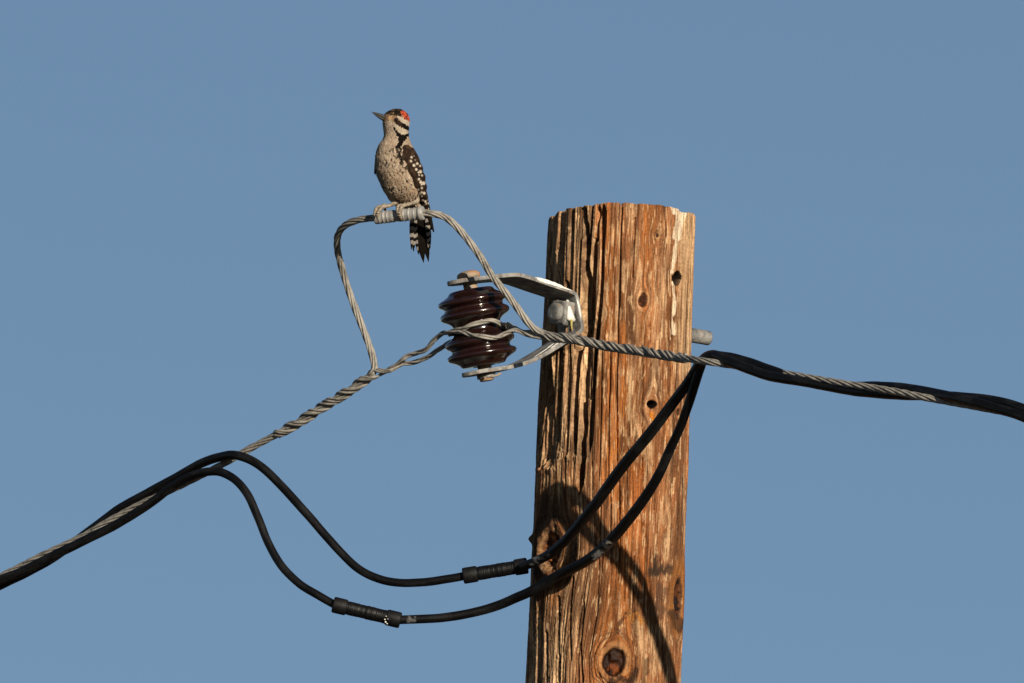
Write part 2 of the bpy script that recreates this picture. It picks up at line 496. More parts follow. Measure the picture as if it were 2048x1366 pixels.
    for pts, w, dep in grooves:
        wx = PX + 1.5 * (fbm(PX * 0 + 3, PY / 70, int(pts[0][0]), 3) - .5) * 2
        d, par = poly_dist(wx, PY, pts)
        ww = w * 1.25 * (0.6 + 0.7 * vn(PY / 85, PX * 0, int(pts[0][0]) + 5)) * smooth(0, .06, par + .03) * smooth(0, .10, 1.02 - par)
        g += dep * 1.25 * (1 - smooth(ww * .7, ww * 1.1 + .5, d)) * fade
    # torn outer layer on the left that ends in a frayed ledge
    ledge = 934 - 25 * smooth(1100, 1124, PX) + 7 * (fbm(PX / 5, PY * 0, 51, 2) - .5) * 2
    g += 3.0 * smooth(470, 640, PY) * (1 - smooth(ledge - 2, ledge + 3, PY)) * (1 - smooth(1150, 1182, PX)) * fade
    g -= 2.0 * np.exp(-((PY - ledge - 4) / 7) ** 2) * (1 - smooth(1120, 1160, PX)) * fade
    # knots
    k1, k2, k3, k4, k5, k6, k7, k8, k9 = kd
    fr = (cs > 0) * 1.0
    lump = fbm(PX / 13, PY / 13, 61, 2)
    g += fr * (-5.0 * np.exp(-((k1 - 1.15) / .22) ** 2) + (9 + 12 * (lump - .5)) * (1 - smooth(.72, 1.0, k1)) + 1.3 * np.sin(k1 * 24) * np.exp(-((k1 - 1.45) / .35) ** 2))
    g += fr * (-5.5 * np.exp(-((k2 - 1.3) / .28) ** 2) + (14 + 22 * (lump - .5)) * (1 - smooth(.80, 1.0, k2)) + 1.3 * np.sin(k2 * 18) * np.exp(-((k2 - 1.8) / .45) ** 2))
    g += fr * (-3.5 * np.exp(-((k3 - 1.5) / .5) ** 2) + (5 + 9 * (lump - .5)) * (1 - smooth(.7, 1.0, k3)))
    g += fr * ((5 + 9 * (lump - .5)) * (1 - smooth(.7, 1.1, k4)) - 1.5 * np.exp(-((k4 - 1.4) / .3) ** 2))
    g += fr * (2.5 * (1 - smooth(.6, 1., k5)) + 1.0 * np.sin(k5 * 9) * np.exp(-((k5 - 1.2) / .6) ** 2))
    g += fr * (26 * (1 - smooth(.6, .95, np.hypot((PX - 1302) / 11, (PY - 808) / 9))) + 5 * (1 - smooth(.5, 1.0, np.hypot((PX - 1304) / 8, (PY - 824) / 16))))
    g += fr * (2.0 * np.sin(k7 * 7) * np.exp(-((k7 - .8) / .5) ** 2))
    g += fr * 5 * (1 - smooth(.5, 1., k8))
    hole = np.hypot((PX - 1352 + .1 * (PY - 557)) / 8.5, (PY - 557) / 14.0) * (1 + .14 * (fbm(PX / 6, PY / 7, 102, 2) - .5))
    g += fr * 95 * (1 - smooth(.85, 1.02, hole))
    g -= 9 * np.exp(-((PH + 1.52) / .05) ** 2 - ((PY - 1077) / 8) ** 2)            # broken stub on the limb
    # -------- colour of the wood itself
    brown = np.array([0.27, 0.132, 0.066]); orange = np.array([0.34, 0.145, 0.052]); tan = np.array([0.42, 0.255, 0.155])
    grey = np.array([0.40, 0.29, 0.20]); pale = np.array([0.68, 0.52, 0.36]); dark = np.array([0.055, 0.028, 0.016])
    C = np.ones(PX.shape + (3,)) * brown
    def lay(col, m):
        nonlocal C
        m = np.clip(m, 0, 1)[..., None]; C = C * (1 - m) + np.asarray(col) * m
    no = fbm(psi / 26 + 5, PY / 520, 71, 3)
    lay(orange, smooth(.45, .68, no))
    lay(tan, smooth(.50, .70, fbm(psi / 20 + 40, PY / 300, 72, 4)) * .85)
    def band(pts, w):
        d, _ = poly_dist(PX + 9 * (fbm(PX / 12, PY / 50, 73) - .5) + 7 * (fbm(PX / 3, PY / 14, 87, 2) - .5), PY + 16 * (fbm(PX / 4, PY / 30, 86, 2) - .5), pts); return 1 - smooth(w * .35, w, d)
    lay(orange, band([(1225, 470), (1219, 600), (1222, 720), (1214, 850), (1216, 960)], 17) * .9)
    lay((0.44, 0.17, 0.04), band([(1246, 650), (1250, 760), (1222, 930), (1226, 1000)], 10) * .6)
    lay(orange, band([(1340, 560), (1335, 700), (1335, 900)], 12) * .7)
    lay((0.36, 0.13, 0.035), band([(1275, 940), (1280, 1080), (1290, 1200)], 22) * .7)
    lay(grey, leftM * (0.45 + .55 * smooth(.35, .6, f2)))
    lay(pale, leftM * smooth(.54, .68, fbm(psi / 8 + 3, PY / 340, 74, 3)) * .85)
    lay(grey, .8 * back)
    C = C * (0.64 + 0.76 * smooth(.25, .75, fbm(psi / 34 + 11, PY / 150, 101, 4)))[..., None]
    # pale right flank: weathering, with its sun-facing brightness painted in as well
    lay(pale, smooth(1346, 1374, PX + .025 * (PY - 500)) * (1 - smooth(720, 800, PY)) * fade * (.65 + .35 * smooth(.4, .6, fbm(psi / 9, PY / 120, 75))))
    lay(pale, smooth(.60, .72, fbm(psi / 6, PY / 60, 76, 4)) * .55)
    lay(dark, smooth(.58, .72, fbm(psi / 11 + 80, PY / 110, 77, 4)) * .6)
    lay(pale, smooth(.62, .72, fbm(psi / 3.2 + 8, PY / 24, 98, 3)) * .75)
    lay((0.10, 0.045, 0.02), smooth(.60, .70, fbm(psi / 2.6 + 30, PY / 70, 99, 3)) * .6)
    fl = fbm(PX / 5, PY / 9, 78, 3); fib = fbm(psi / 3.4, PY / 26, 97, 4)
    # patches where the outer skin flaked
    lay(pale, band([(1260, 740), (1262, 800), (1258, 880)], 13) * smooth(.36, .7, fib) * .7)
    lay(pale, band([(1330, 1110), (1334, 1060), (1325, 1000)], 14) * smooth(.36, .7, fib) * .7)
    lay(pale, band([(1282, 1245), (1290, 1290), (1310, 1330)], 22) * smooth(.36, .7, fib) * .6)
    lay(pale, band([(1118, 1260), (1112, 1366)], 18) * smooth(.4, .55, fbm(psi / 5, PY / 40, 79)) * .9)
    lay((0.40, 0.20, 0.06), band([(1275, 1240), (1262, 1225)], 18) * smooth(.4, .55, fl))
    # dark stains with their own outline
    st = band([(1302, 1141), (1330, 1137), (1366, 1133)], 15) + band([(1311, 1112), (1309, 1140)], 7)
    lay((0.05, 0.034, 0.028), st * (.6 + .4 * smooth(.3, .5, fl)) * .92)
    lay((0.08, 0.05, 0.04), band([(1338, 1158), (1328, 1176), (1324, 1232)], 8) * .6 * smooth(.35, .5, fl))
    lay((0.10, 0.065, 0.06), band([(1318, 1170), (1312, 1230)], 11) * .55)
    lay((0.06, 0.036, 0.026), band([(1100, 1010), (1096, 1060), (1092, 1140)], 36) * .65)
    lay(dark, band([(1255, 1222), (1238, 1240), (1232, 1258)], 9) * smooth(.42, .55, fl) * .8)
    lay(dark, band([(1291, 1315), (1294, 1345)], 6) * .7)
    # knots
    def ring(k, a, b, c, d): return smooth(a, b, k) * (1 - smooth(c, d, k)) * fr
    lay((0.15, 0.08, 0.045), ring(k1, 1.3, 1.4, 1.9, 2.2) * .75 * smooth(.1, .8, np.sin(k1 * 21)))
    lay((0.40, 0.225, 0.115), ring(k1, .92, 1.0, 1.14, 1.3)); lay((0.030, 0.013, 0.007), 1 * (1 - smooth(.88, 1.0, k1)) * fr)
    lay((0.19, 0.058, 0.014), (1 - smooth(.6, .9, k1)) * fr * smooth(.46, .62, lump))
    lay((0.04, 0.025, 0.02), band([(1222, 1362), (1236, 1356), (1262, 1358), (1270, 1335)], 9) * .85)
    lay((0.10, 0.06, 0.04), ring(k2, 1.5, 1.7, 2.1, 2.5) * .6)
    lay((0.38, 0.24, 0.14), ring(k2, .9, .97, 1.08, 1.22) * smooth(.35, .5, fbm(PX / 6, PY / 8, 89))); lay((0.07, 0.03, 0.016), (1 - smooth(.85, .95, k2)) * fr)
    lay((0.36, 0.15, 0.06), (1 - smooth(.8, .95, k2)) * fr * smooth(.54, .62, fbm(PX / 5, PY / 9, 62, 3)))
    lay((0.34, 0.155, 0.05), ring(k3, .9, 1.1, 1.5, 2.1) * .85); lay((0.02, 0.012, 0.009), (1 - smooth(.8, 1.05, k3)) * fr)
    lay((0.10, 0.04, 0.015), (1 - smooth(.8, 1.0, k3)) * fr * smooth(.52, .6, lump))
    lay((0.05, 0.028, 0.018), band([(1341, 1222), (1346, 1248), (1356, 1252), (1358, 1240)], 12) * .85)
    lay((0.06, 0.024, 0.012), (1 - smooth(.8, 1.1, k4)) * fr); lay((0.20, 0.08, 0.03), (1 - smooth(.6, 1., k4)) * fr * smooth(.5, .6, lump))
    lay((0.50, 0.35, 0.2), ring(k5, .5, .7, .9, 1.1) * .7); lay((0.06, 0.03, 0.02), (1 - smooth(.4, .6, k5)) * fr)
    lay((0.40, 0.17, 0.03), band([(1303, 818), (1304, 842)], 9) * smooth(.4, .5, fl))
    lay((0.010, 0.006, 0.004), (1 - smooth(.92, 1.05, np.hypot((PX - 1302) / 11, (PY - 808) / 9))) * fr)
    lay((0.50, 0.34, 0.18), ring(k7, .7, .8, 1.0, 1.2)); lay((0.06, 0.03, 0.02), (1 - smooth(.5, .7, k7)) * fr)
    lay((0.05, 0.025, 0.015), (1 - smooth(.7, 1.0, k8)) * fr)
    lay((0.008, 0.005, 0.003), (1 - smooth(1.03, 1.12, hole)) * fr)
    # frayed pale ends of the torn layer
    for pts, w in (([(1083, 902), (1084, 928), (1096, 935), (1113, 940)], 5), ([(1106, 905), (1118, 909)], 6), ([(1126, 904), (1139, 909), (1136, 916)], 6), ([(1155, 908), (1157, 918)], 4), ([(1263, 552), (1264, 590), (1267, 632)], 3.2)):
        d, _ = poly_dist(PX + 4 * (fbm(PX / 4, PY / 4, 81) - .5), PY + 6 * (fbm(PX / 3, PY / 20, 82) - .5), pts)
        m = (1 - smooth(w * .6, w, d)) * fade
        m = m * smooth(.38, .6, fbm(PX / 2.2, PY / 14, 88, 3)); lay((0.56, 0.42, 0.28), m * .75); g -= .9 * m
    # white bird lime run down from the rim
    m = 0
    for pts, w in (([(1356, 398), (1358, 430), (1353, 475)], 11), ([(1340, 398), (1350, 425)], 8), ([(1368, 402), (1362, 435)], 9), ([(1353, 470), (1350, 505), (1347, 525)], 6), ([(1348, 522), (1343, 545)], 4.5), ([(1344, 566), (1347, 600), (1344, 640), (1345, 668)], 4.5), ([(1375, 405), (1362, 440)], 6)):
        wx = PX + 3.2 * (fbm(PX / 9, PY / 22, 83) - .5) * 2
        d, _ = poly_dist(wx, PY, pts); m = np.maximum(m, (1 - smooth(w * .6, w * .85, d)))
    lay(pale, (1 - smooth(10, 24, poly_dist(PX, PY, [(1360, 398), (1374, 440), (1372, 520)])[0])) * fade * smooth(.35, .6, fib) * .8)
    m = m * fade * smooth(.22, .36, fbm(PX / 3, PY / 14, 84, 3))
    lay((0.80, 0.76, 0.68), m * .93); g -= 0.5 * m
    gloss = fr * (1 - smooth(.6, .95, k1)) * .9 + fr * (1 - smooth(.6, 1., k3)) * .9
    # -------- build
    g = g * (1 - np.clip((DY - 2400) / 400, 0, .6))
    Rg = Rr - g + 5.5
    z = T0[2] + (683 - AY) * S / COSE
    x = (XC - 1024) * S
    V = np.stack([x + Rg * S * sn, -Rg * S * cs, z], -1)
    nr, nc = V.shape[:2]
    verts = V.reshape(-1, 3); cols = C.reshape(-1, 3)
    gr = np.stack([psi, PY, np.clip(gloss, 0, 1)], -1).reshape(-1, 3)
    i = np.arange(nr - 1)[:, None] * nc; j = np.arange(nc)[None]; k = (j + 1) % nc
    F = np.stack([i + j, i + nc + j, i + nc + k, i + k], -1).reshape(-1, 4)
    # sawn end grain
    capv = []; capc = []; capg = []; capf = []
    ctr = np.array([(pole_xc(ytop) - 1024) * S, 0, T0[2] + (683 - ytop) * S / COSE])
    base = len(verts); rings = 7
    for q in range(1, rings + 1):
        t = 1 - q / (rings + .4)
        p = ctr + (V[0] - ctr) * [t, t, t * .8]
        p[:, 2] += (vn(phi * 9, phi * 0 + q, 95) - .5) * 3 * S
        capv.append(p); capc.append(np.ones((nc, 3)) * grey * (0.9 + .2 * (q % 2))); capg.append(np.stack([phi * 100, phi * 0 + q * 9, phi * 0], -1))
        a = 0 if q == 1 else base + (q - 2) * nc
        b = base + (q - 1) * nc
        capf.append(np.stack([a + np.arange(nc), a + (np.arange(nc) + 1) % nc, b + (np.arange(nc) + 1) % nc, b + np.arange(nc)], -1))
    lastv = base + rings * nc
    capv.append(ctr[None] + [[0, 0, -2 * S]]); capc.append(grey[None]); capg.append(np.zeros((1, 3)))
    b = base + (rings - 1) * nc
    capf.append(np.stack([b + np.arange(nc), b + (np.arange(nc) + 1) % nc, np.full(nc, lastv), np.full(nc, lastv)], -1)[:, :3].repeat(1, 0)[:, [0, 1, 2, 2]])
    verts = np.vstack([verts] + capv); cols = np.vstack([cols] + capc); gr = np.vstack([gr] + capg)
    F = np.vstack([F] + capf[:-1])
    # flat shading would show the grid; keep smooth normals
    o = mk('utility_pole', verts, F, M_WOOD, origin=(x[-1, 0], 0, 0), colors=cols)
    at = o.data.attributes.new('grain', 'FLOAT_VECTOR', 'POINT'); at.data.foreach_set('vector', gr.astype(np.float32).ravel())
    tag(o, 'weathered brown wooden utility pole with deep cracks, knots and white streaks', 'pole')
build_pole()

# ------------------------------------------------------------------ insulator bracket
ZW = np.array([0, 0, 1.0]); BW = np.array([-0.77, -0.638, 0.0])           # bolt direction, pole -> spool
DR = math.radians(13)
A_ = qv(BW * math.cos(DR) - ZW * math.sin(DR)); N_ = qv(ZW * math.cos(DR) + BW * math.sin(DR)); W_ = qv(np.array([-0.638, 0.77, 0]))
PC = np.array([1137.0, 628.0, 96.0])
def br(a, n, w=0.0): return PC + A_ * a + N_ * n + W_ * w
BQ = qv(BW)

bracket = empty('insulator_bracket', W(PC)[0], 'galvanised steel clevis bracket with two splayed arms bolted to the pole', 'bracket')

def strap():
    pts = np.array([(292, 90, 0), (243, 89, 0), (150, 87.5, 0), (128, 83, 0), (70, 62, 0), (14, 41, 0), (2, 34, 0), (0, 26, 0), (0, 0, 0), (0, -30, 0), (3, -38, 0), (16, -44, 0), (70, -64, 0), (130, -83, 0), (170, -91, 0), (205, -94, 0), (243, -94.5, 0), (296, -95, 0)], float)
    c = spline(pts, 3.0)
    t = np.gradient(c, axis=0); t /= np.linalg.norm(t, axis=1)[:, None]
    nn = np.stack([-t[:, 1], t[:, 0]], 1)
    m = len(c); L = np.r_[0, np.cumsum(np.linalg.norm(np.diff(c, axis=0), axis=1))]
    end = np.minimum(L, L[-1] - L)
    hw = 35 * np.sqrt(np.clip(1 - (1 - np.clip(end / 42, 0.0, 1)) ** 2, 0.02, 1))
    th = 4.0; K = 9
    us = np.linspace(-1, 1, K); V = []
    for side in (1, -1):
        for i in range(m):
            for u in us:
                V.append(br(c[i, 0] + side * th * nn[i, 0], c[i, 1] + side * th * nn[i, 1], u * hw[i]))
    V = np.array(V); o = m * K; F = []
    for i in range(m - 1):
        for k in range(K - 1):
            a = i * K + k; F.append([a, a + 1, a + K + 1, a + K]); F.append([o + a, o + a + K, o + a + K + 1, o + a + 1])
        a = i * K; F.append([a, a + K, o + a + K, o + a]); b = a + K - 1; F.append([b, o + b, o + b + K, b + K])
    for k in range(K - 1):
        F.append([k, o + k, o + k + 1, k + 1]); a = (m - 1) * K + k; F.append([a, a + 1, o + a + 1, o + a])
    ob = mk('strap', W(V), F, M_GALV, bracket); bevel(ob, 1.1, 2)
    return ob
strap()
def smear(pts, rad, nrm):
    c = spline([br(*p) for p in pts], 1.5); m = len(c)
    rr = rad * np.interp(np.linspace(0, 1, m), [0, .2, .7, 1], [.3, 1, .8, .2]) * (.7 + .6 * vn(np.arange(m) / 5.0, np.zeros(m), int(rad * 10)))
    v, f = tube(c, rr, 10); cc = np.repeat(c, 10, 0); q = v - cc
    nrm = np.asarray(nrm) / np.linalg.norm(nrm); h = q @ nrm
    v = cc + q - (h * .72)[:, None] * nrm
    mk('dried_dropping', W(v), f, M_DROP, bracket)
smear([(104, 78, -34), (80, 69, -35), (52, 59, -35.4), (30, 50, -35.2), (12, 43, -35)], 3.6, W_)
smear([(2, 24, -35), (0, 8, -35.2), (0, -14, -35)], 2.6, W_)
smear([(58, -55.5, -6), (84, -64.5, -14), (112, -73.5, -20), (132, -79.5, -24)], 3.2, N_)
smear([(60, -56.5, -24), (76, -62, -28), (90, -66.5, -31)], 5.0, N_)

v, f = lathe(br(243, 0), N_, [(-112, 9), (-113.5, 12), (-112, 14), (-101, 14.5), (-101, 14), (70, 14), (100, 14)], 28)
pin = mk('clevis_pin', W(v), f, M_RUST, bracket)
v, f = lathe(br(243, 0), N_, [(94, 20), (95, 23), (101, 23.5), (105, 21), (108.5, 14), (110, 5)], 32)
mk('pin_head', W(v), f, M_RUST, pin)
v, f = lathe(br(243, 0), N_, [(-108, 15), (-107.6, 18.5), (-100, 18.5), (-99.4, 15)], 28)
mk('washer', W(v), f, M_GALV, pin)
v, f = tube(spline([br(225, -103, -24), br(232, -106, -22), br(243, -107, -16), br(258, -107, -10), br(262, -109, -18)], 1.5), 2.4, 8)
mk('cotter_pin', W(v), f, M_RUST, pin)

def nut(name, c, ax, half, r, sides, mat, parent, rot=0.0, chamfer=3):
    ax = ax / np.linalg.norm(ax); u = np.cross(ax, [0, -1, 0.12]); u /= np.linalg.norm(u); w = np.cross(ax, u)
    V = []; F = []
    for h, rr in ((-half, r), (half - chamfer, r), (half, r - chamfer)):
        for i in range(sides):
            a = rot + 2 * math.pi * i / sides
            V.append(c + ax * h + rr * (math.cos(a) * u + math.sin(a) * w))
    for q in range(2):
        for i in range(sides):
            k = (i + 1) % sides; F.append([q * sides + i, q * sides + k, (q + 1) * sides + k, (q + 1) * sides + i])
    F.append(list(range(sides))[::-1]); F.append(list(range(2 * sides, 3 * sides)))
    o = mk(name, W(np.array(V)), F, mat, parent, smooth_sh=False); bevel(o, 3.0, 3); return o

BAX = BQ / np.linalg.norm(BQ)
bolt = empty('through_bolt', W(PC + BAX * 20)[0], 'steel through bolt with a square nut, its threaded end poking out of the pole', 'bolt')
nut('square_nut', PC + BAX * 17, BAX, 11.5, 34, 4, M_GALV, bolt, math.pi / 4, 3)
v, f = lathe(PC + BAX * 5, BAX, [(0, 25), (0.5, 26), (4.5, 26), (5, 25)], 30)
mk('washer', W(v), f, M_GALV, bolt)
def shank():
    prof = [(43, 3), (42.6, 12), (41, 16.5), (38, 18), (28, 18), (27, 15), (-240, 14)]
    h = -262.0
    while h > -361:
        prof += [(h, 14.6), (h - 1.6, 13.0), (h - 3.2, 14.6)]; h -= 3.4
    prof += [(-363, 13.6), (-365, 11)]
    v, f = lathe(PC, BAX, prof, 26)
    mk('threaded_shank', W(v), f, M_GALV, bolt)
shank()
# dropping on the nut; its white triangle also builds in the nut's sunlit face
def dropping():
    fc = PC + BAX * 18 - W_ / np.linalg.norm(W_) * 24.5
    up = N_ / np.linalg.norm(N_)
    sd = BAX
    fw = -W_ / np.linalg.norm(W_)
    ring = [(-1.5, 22), (1.5, 20), (4, 8), (9, -8), (12, -18), (7, -21), (0, -22), (-7, -20), (-11, -17), (-7, -5), (-4, 9)]
    V = []
    for z in (-3, 2.2):
        for a, b in ring: V.append(fc + sd * (-a * .85) + up * b + fw * (z if z < 0 else z))
    V.append(fc + up * (-8) + fw * 3.6)
    n = len(ring); F = [[i, (i + 1) % n, n + (i + 1) % n, n + i] for i in range(n)] + [[n + i, n + (i + 1) % n, 2 * n] for i in range(n)]
    mk('dried_dropping', W(np.array(V)), F, M_DROP, bolt)
    yc = spline([fc + sd * 2 + up * -19 + fw * 2, fc + sd * 3 + up * -27 + fw * 2, fc + sd * 4 + up * -38 + fw * 1], 1.2)
    v, f = tube(yc, np.linspace(3.4, 1.1, len(yc)), 8)
    mk('yellow_drip', W(v), f, M_YEL, bolt)
dropping()

# ------------------------------------------------------------------ spool insulator
SPOOL_PROF = []
NAX = N_ / np.linalg.norm(N_)
def spool():
    half = [(75, 18), (77, 24), (77, 37), (76, 42), (73.5, 45), (70, 47.5), (66.5, 53), (63, 60), (60.5, 65.5), (58, 68.6), (54.5, 70), (51, 69), (48.6, 66), (46.5, 62), (44.5, 59.5), (42, 58.6), (39.5, 59.5), (37, 62.5), (34.5, 66.5), (31.5, 69.2), (27.5, 70), (24, 68.8), (20.5, 65), (17, 58), (12, 51), (6, 47), (0, 46.3)]
    prof = half + [(-h, r) for h, r in half[-2::-1]]
    p = spline(np.array([(h, r, 0) for h, r in prof]), 1.1)
    SPOOL_PROF.extend([(a, b) for a, b, _ in p])
    v, f = lathe(br(244, -5.5), N_, [(a, b) for a, b, _ in p], 96)
    o = mk('spool_insulator', W(v), f, M_PORC)
    tag(o, 'glossy dark brown porcelain spool insulator pinned in the steel bracket', 'insulator')
spool()

# ------------------------------------------------------------------ bare stranded wires
def dl(x):
    return np.interp(x, [-60, 0, 555, 750, 790, 905, 1080, 1250, 1400, 1420, 1650, 1929, 2110], [-483, -438, -22, 124, 154, 240, 350, 504, 696, 716, 970, 1280, 1480])

LEFT_FAR = [(-12000, 5200, -9500), (-8000, 4000, -6500), (-4000, 2640, -3450), (-1500, 1720, -1580)]
RIGHT_FAR = [(11000, 3050, 11600), (7500, 2330, 7750), (4500, 1580, 4320), (3000, 1128, 2560)]
def extend(c, far, join, step=26.0):
    """prepend the long run of the line that leaves the picture"""
    c0 = np.asarray(c, float)
    f = fix([(x + join[0], y + join[1], d + join[2]) for x, y, d in far])
    run = spline(np.vstack([f, c0[:1], c0[12:13], c0[24:25]]), step)
    k = int(np.argmin(np.linalg.norm(run - c0[0], axis=1)))
    return np.vstack([run[:k - 1], c0])

def stranded(name, path, label, r_s=2.42, off=4.7, pitch=190, cat='wire', group=None, n=6):
    root = empty(name, W(path[len(path) * 3 // 4])[0], label, cat, group)
    v, f = tube(path, r_s, 8); mk('core_strand', W(v), f, M_STRAND, root)
    for k in range(n):
        h = helix(path, off * random.uniform(.97, 1.05), 2 * math.pi * k / n + random.uniform(-.1, .1), pitch)
        v, f = tube(h, r_s * (0.97 + .06 * random.random()), 9)
        mk('strand', W(v), f, M_STRAND, root)
    return root

LEFT_LINE = [(-40, 1174), (0, 1154), (60, 1123), (107, 1100), (163, 1074), (220, 1041), (278, 1010), (340, 981), (400, 952), (450, 926), (500, 897), (555, 868), (600, 843), (640, 817), (690, 787), (725, 763)]
lp = [(x, y, dl(x)) for x, y in LEFT_LINE]
lp += [(744, 748, 124), (749, 737, 124), (743, 705, 121), (733, 676, 118), (715, 629, 113), (697, 580, 112), (684, 537, 128), (675, 500, 160), (676, 470, 196), (690, 451, 228), (716, 440, 258), (745, 436, 281), (775, 433.5, 292)]
left_wire = extend(spline(fix(lp), 2.2), LEFT_FAR, (0, 0, 0))
RIGHT_LINE = [(2100, 846), (2048, 832), (1960, 815), (1900, 804), (1850, 795), (1800, 785), (1750, 776.5), (1700, 769), (1650, 761), (1600, 752.5), (1540, 742), (1480, 733), (1440, 727), (1400, 721), (1340, 712), (1280, 702), (1220, 693), (1170, 683), (1130, 676)]
rp = [(x, y, dl(x) + float(np.interp(x, [1340, 1400, 1440, 1480, 1540, 1600, 1650, 1850, 1900, 1960], [0, 32, 30, -6, -6, 10, 15, 17, 6, 0]))) for x, y in RIGHT_LINE]
rp += [(1094, 669, 352), (1074, 661, 350), (1056, 645, 348), (1029, 608, 346), (984, 551, 343), (957, 508, 340), (932, 475, 336), (909, 449, 330), (886, 432.5, 323), (855, 426, 317), (842, 426.5, 313), (815, 429.5, 304)]
right_wire = extend(spline(fix(rp), 2.2), RIGHT_FAR, (0, 0, 0))
GW = 'bare stranded aluminium conductors'
stranded('stranded_wire', left_wire, 'bare stranded wire from lower left looping up into the left end of the sleeve', group=GW)
stranded('stranded_wire', right_wire, 'bare stranded wire crossing the pole and rising into the right end of the sleeve', group=GW)

def sleeve():
    a = fix([(751, 436, 284)])[0]; b = fix([(846, 426, 316)])[0]
    ax = b - a; L = np.linalg.norm(ax)
    # crimp marks: raised rings between pressed bands
    h = np.linspace(0, L, 150); r = np.full_like(h, 12.2)
    for c, w, am in ((0.03, .035, .9), (0.10, .02, 1.6), (0.19, .016, 1.8), (0.27, .016, 1.6), (0.36, .02, .6), (0.53, .02, 1.0), (0.61, .016, 1.8), (0.72, .016, 2.0), (0.83, .014, 1.5), (0.95, .035, 2.6)):
        r += .55 * am * np.exp(-((h / L - c) / w) ** 2)
    r -= 1.0 * np.exp(-((h / L - .44) / .035) ** 2)
    r += 1.6 * smooth(.90, .93, h / L)
    prof = [(-1.0, 7.0), (-.6, 10.5)] + list(zip(h, r)) + [(L + 1, 13.2), (L + 1.4, 11), (L + 1.4, 8)]
    v, f = lathe(a, ax, prof, 40)
    o = mk('splice_sleeve', W(v), f, M_SLEEVE)
    tag(o, 'grey crimped metal sleeve joining the two bare wires under the woodpecker', 'sleeve')
sleeve()

def grip(name, line_pts, free_a, free_b, label, end_ang, n_free, pitch, dstep, roff, tie=None):
    """preformed grip: two legs wound on the conductor, opening into a loop round the spool"""
    c = spline(fix([(x, y, dl(x)) for x, y in line_pts]), 1.5)
    n = len(c)
    off = np.interp(np.arange(n), [0, 6, n - n_free - 8, n - n_free + 6, n - 1], [7.2, roff, roff, 4.6, 3.6])
    L = np.sum(np.linalg.norm(np.diff(c, axis=0), axis=1))
    ph0 = end_ang - 2 * math.pi * L / pitch
    loop = spline(fix([tuple(la_) for la_ in free_a + free_b[::-1]]), 3.0)
    ax0 = br(244, -5.5); pr = np.array(SPOOL_PROF)
    for _ in range(6):                                   # keep the loop outside the porcelain
        rel = loop - ax0; hh = rel @ NAX; rad = rel - hh[:, None] * NAX; rr = np.linalg.norm(rad, axis=1)
        need = np.interp(hh, pr[::-1, 0], pr[::-1, 1], left=0, right=0) + 5.0
        k = np.maximum(need / np.maximum(rr, 1), 1)
        loop = ax0 + hh[:, None] * NAX + rad * k[:, None]
        loop[1:-1] = .25 * loop[:-2] + .5 * loop[1:-1] + .25 * loop[2:]
    root = empty(name, W(c[n // 3])[0], label, 'wire grip', 'preformed wire grips around the spool')
    for k in range(3):
        dk = (k - 1) * dstep + random.uniform(-.08, .08)
        wob = .22 * np.sin(np.arange(n) / n * 9 + k * 2.1) * smooth(0, 30, n - np.arange(n))
        la = helix(c, off, ph0 + dk + wob, pitch); lb = helix(c, off, ph0 + math.pi + dk - wob, pitch)
        t0 = k * 2 * math.pi / 3
        lp_ = helix(loop, 2.75, t0, 130)
        cut = max(n - 5, 4)
        full = spline(np.vstack([la[:cut:3], lp_[1:-1], lb[:cut:3][::-1]]), 1.4)
        v, f = tube(full, 2.5, 8); mk('strand', W(v), f, M_STRAND, root)
    if tie is not None:
        v, f = tube(spline(fix(tie), 1.2), 3.6, 8); mk('tie_wire', W(v), f, M_STRAND, root)

grip('wire_grip', [(553, 869), (600, 843), (640, 817), (690, 787), (725, 763), (750, 747), (772, 742), (790, 735)],
     [(806, 719, 166), (818, 710, 172), (834, 706, 185), (850, 700, 205), (866, 683, 225), (882, 668, 242), (900, 664, 272), (925, 657, 300), (955, 646, 311), (982, 641, 307), (1003, 649, 288), (1010, 658, 262), (993, 668, 218)],
     [(805, 727, 150), (818, 726, 158), (838, 722, 172), (858, 712, 190), (878, 699, 208), (895, 687, 218), (915, 680, 214), (953, 672, 203)],
     'bare wire grip twisted on the left wire and looped round the spool', 0.0, 29, 98, .56, 8.7)
grip('wire_grip', [(1372, 717), (1340, 712), (1280, 702), (1220, 693), (1170, 683), (1130, 676), (1104, 675), (1085, 672)],
     [(1070, 674, 342), (1052, 668, 334), (1032, 660, 324), (1012, 666, 316), (988, 677, 312), (955, 673, 311), (925, 664, 299), (905, 663, 272), (898, 668, 250), (914, 668, 216)],
     [(1068, 664, 338), (1050, 664, 330), (1036, 660, 315), (1024, 653, 290), (1016, 649, 262), (999, 652, 220), (953, 662, 203)],
     'bare wire grip twisted on the wire in front of the pole, looped round the spool', math.pi, 8, 118, .78, 8.0,
     [(1014, 647, 302), (1022, 652, 308), (1026, 660, 300), (1020, 657, 292)])

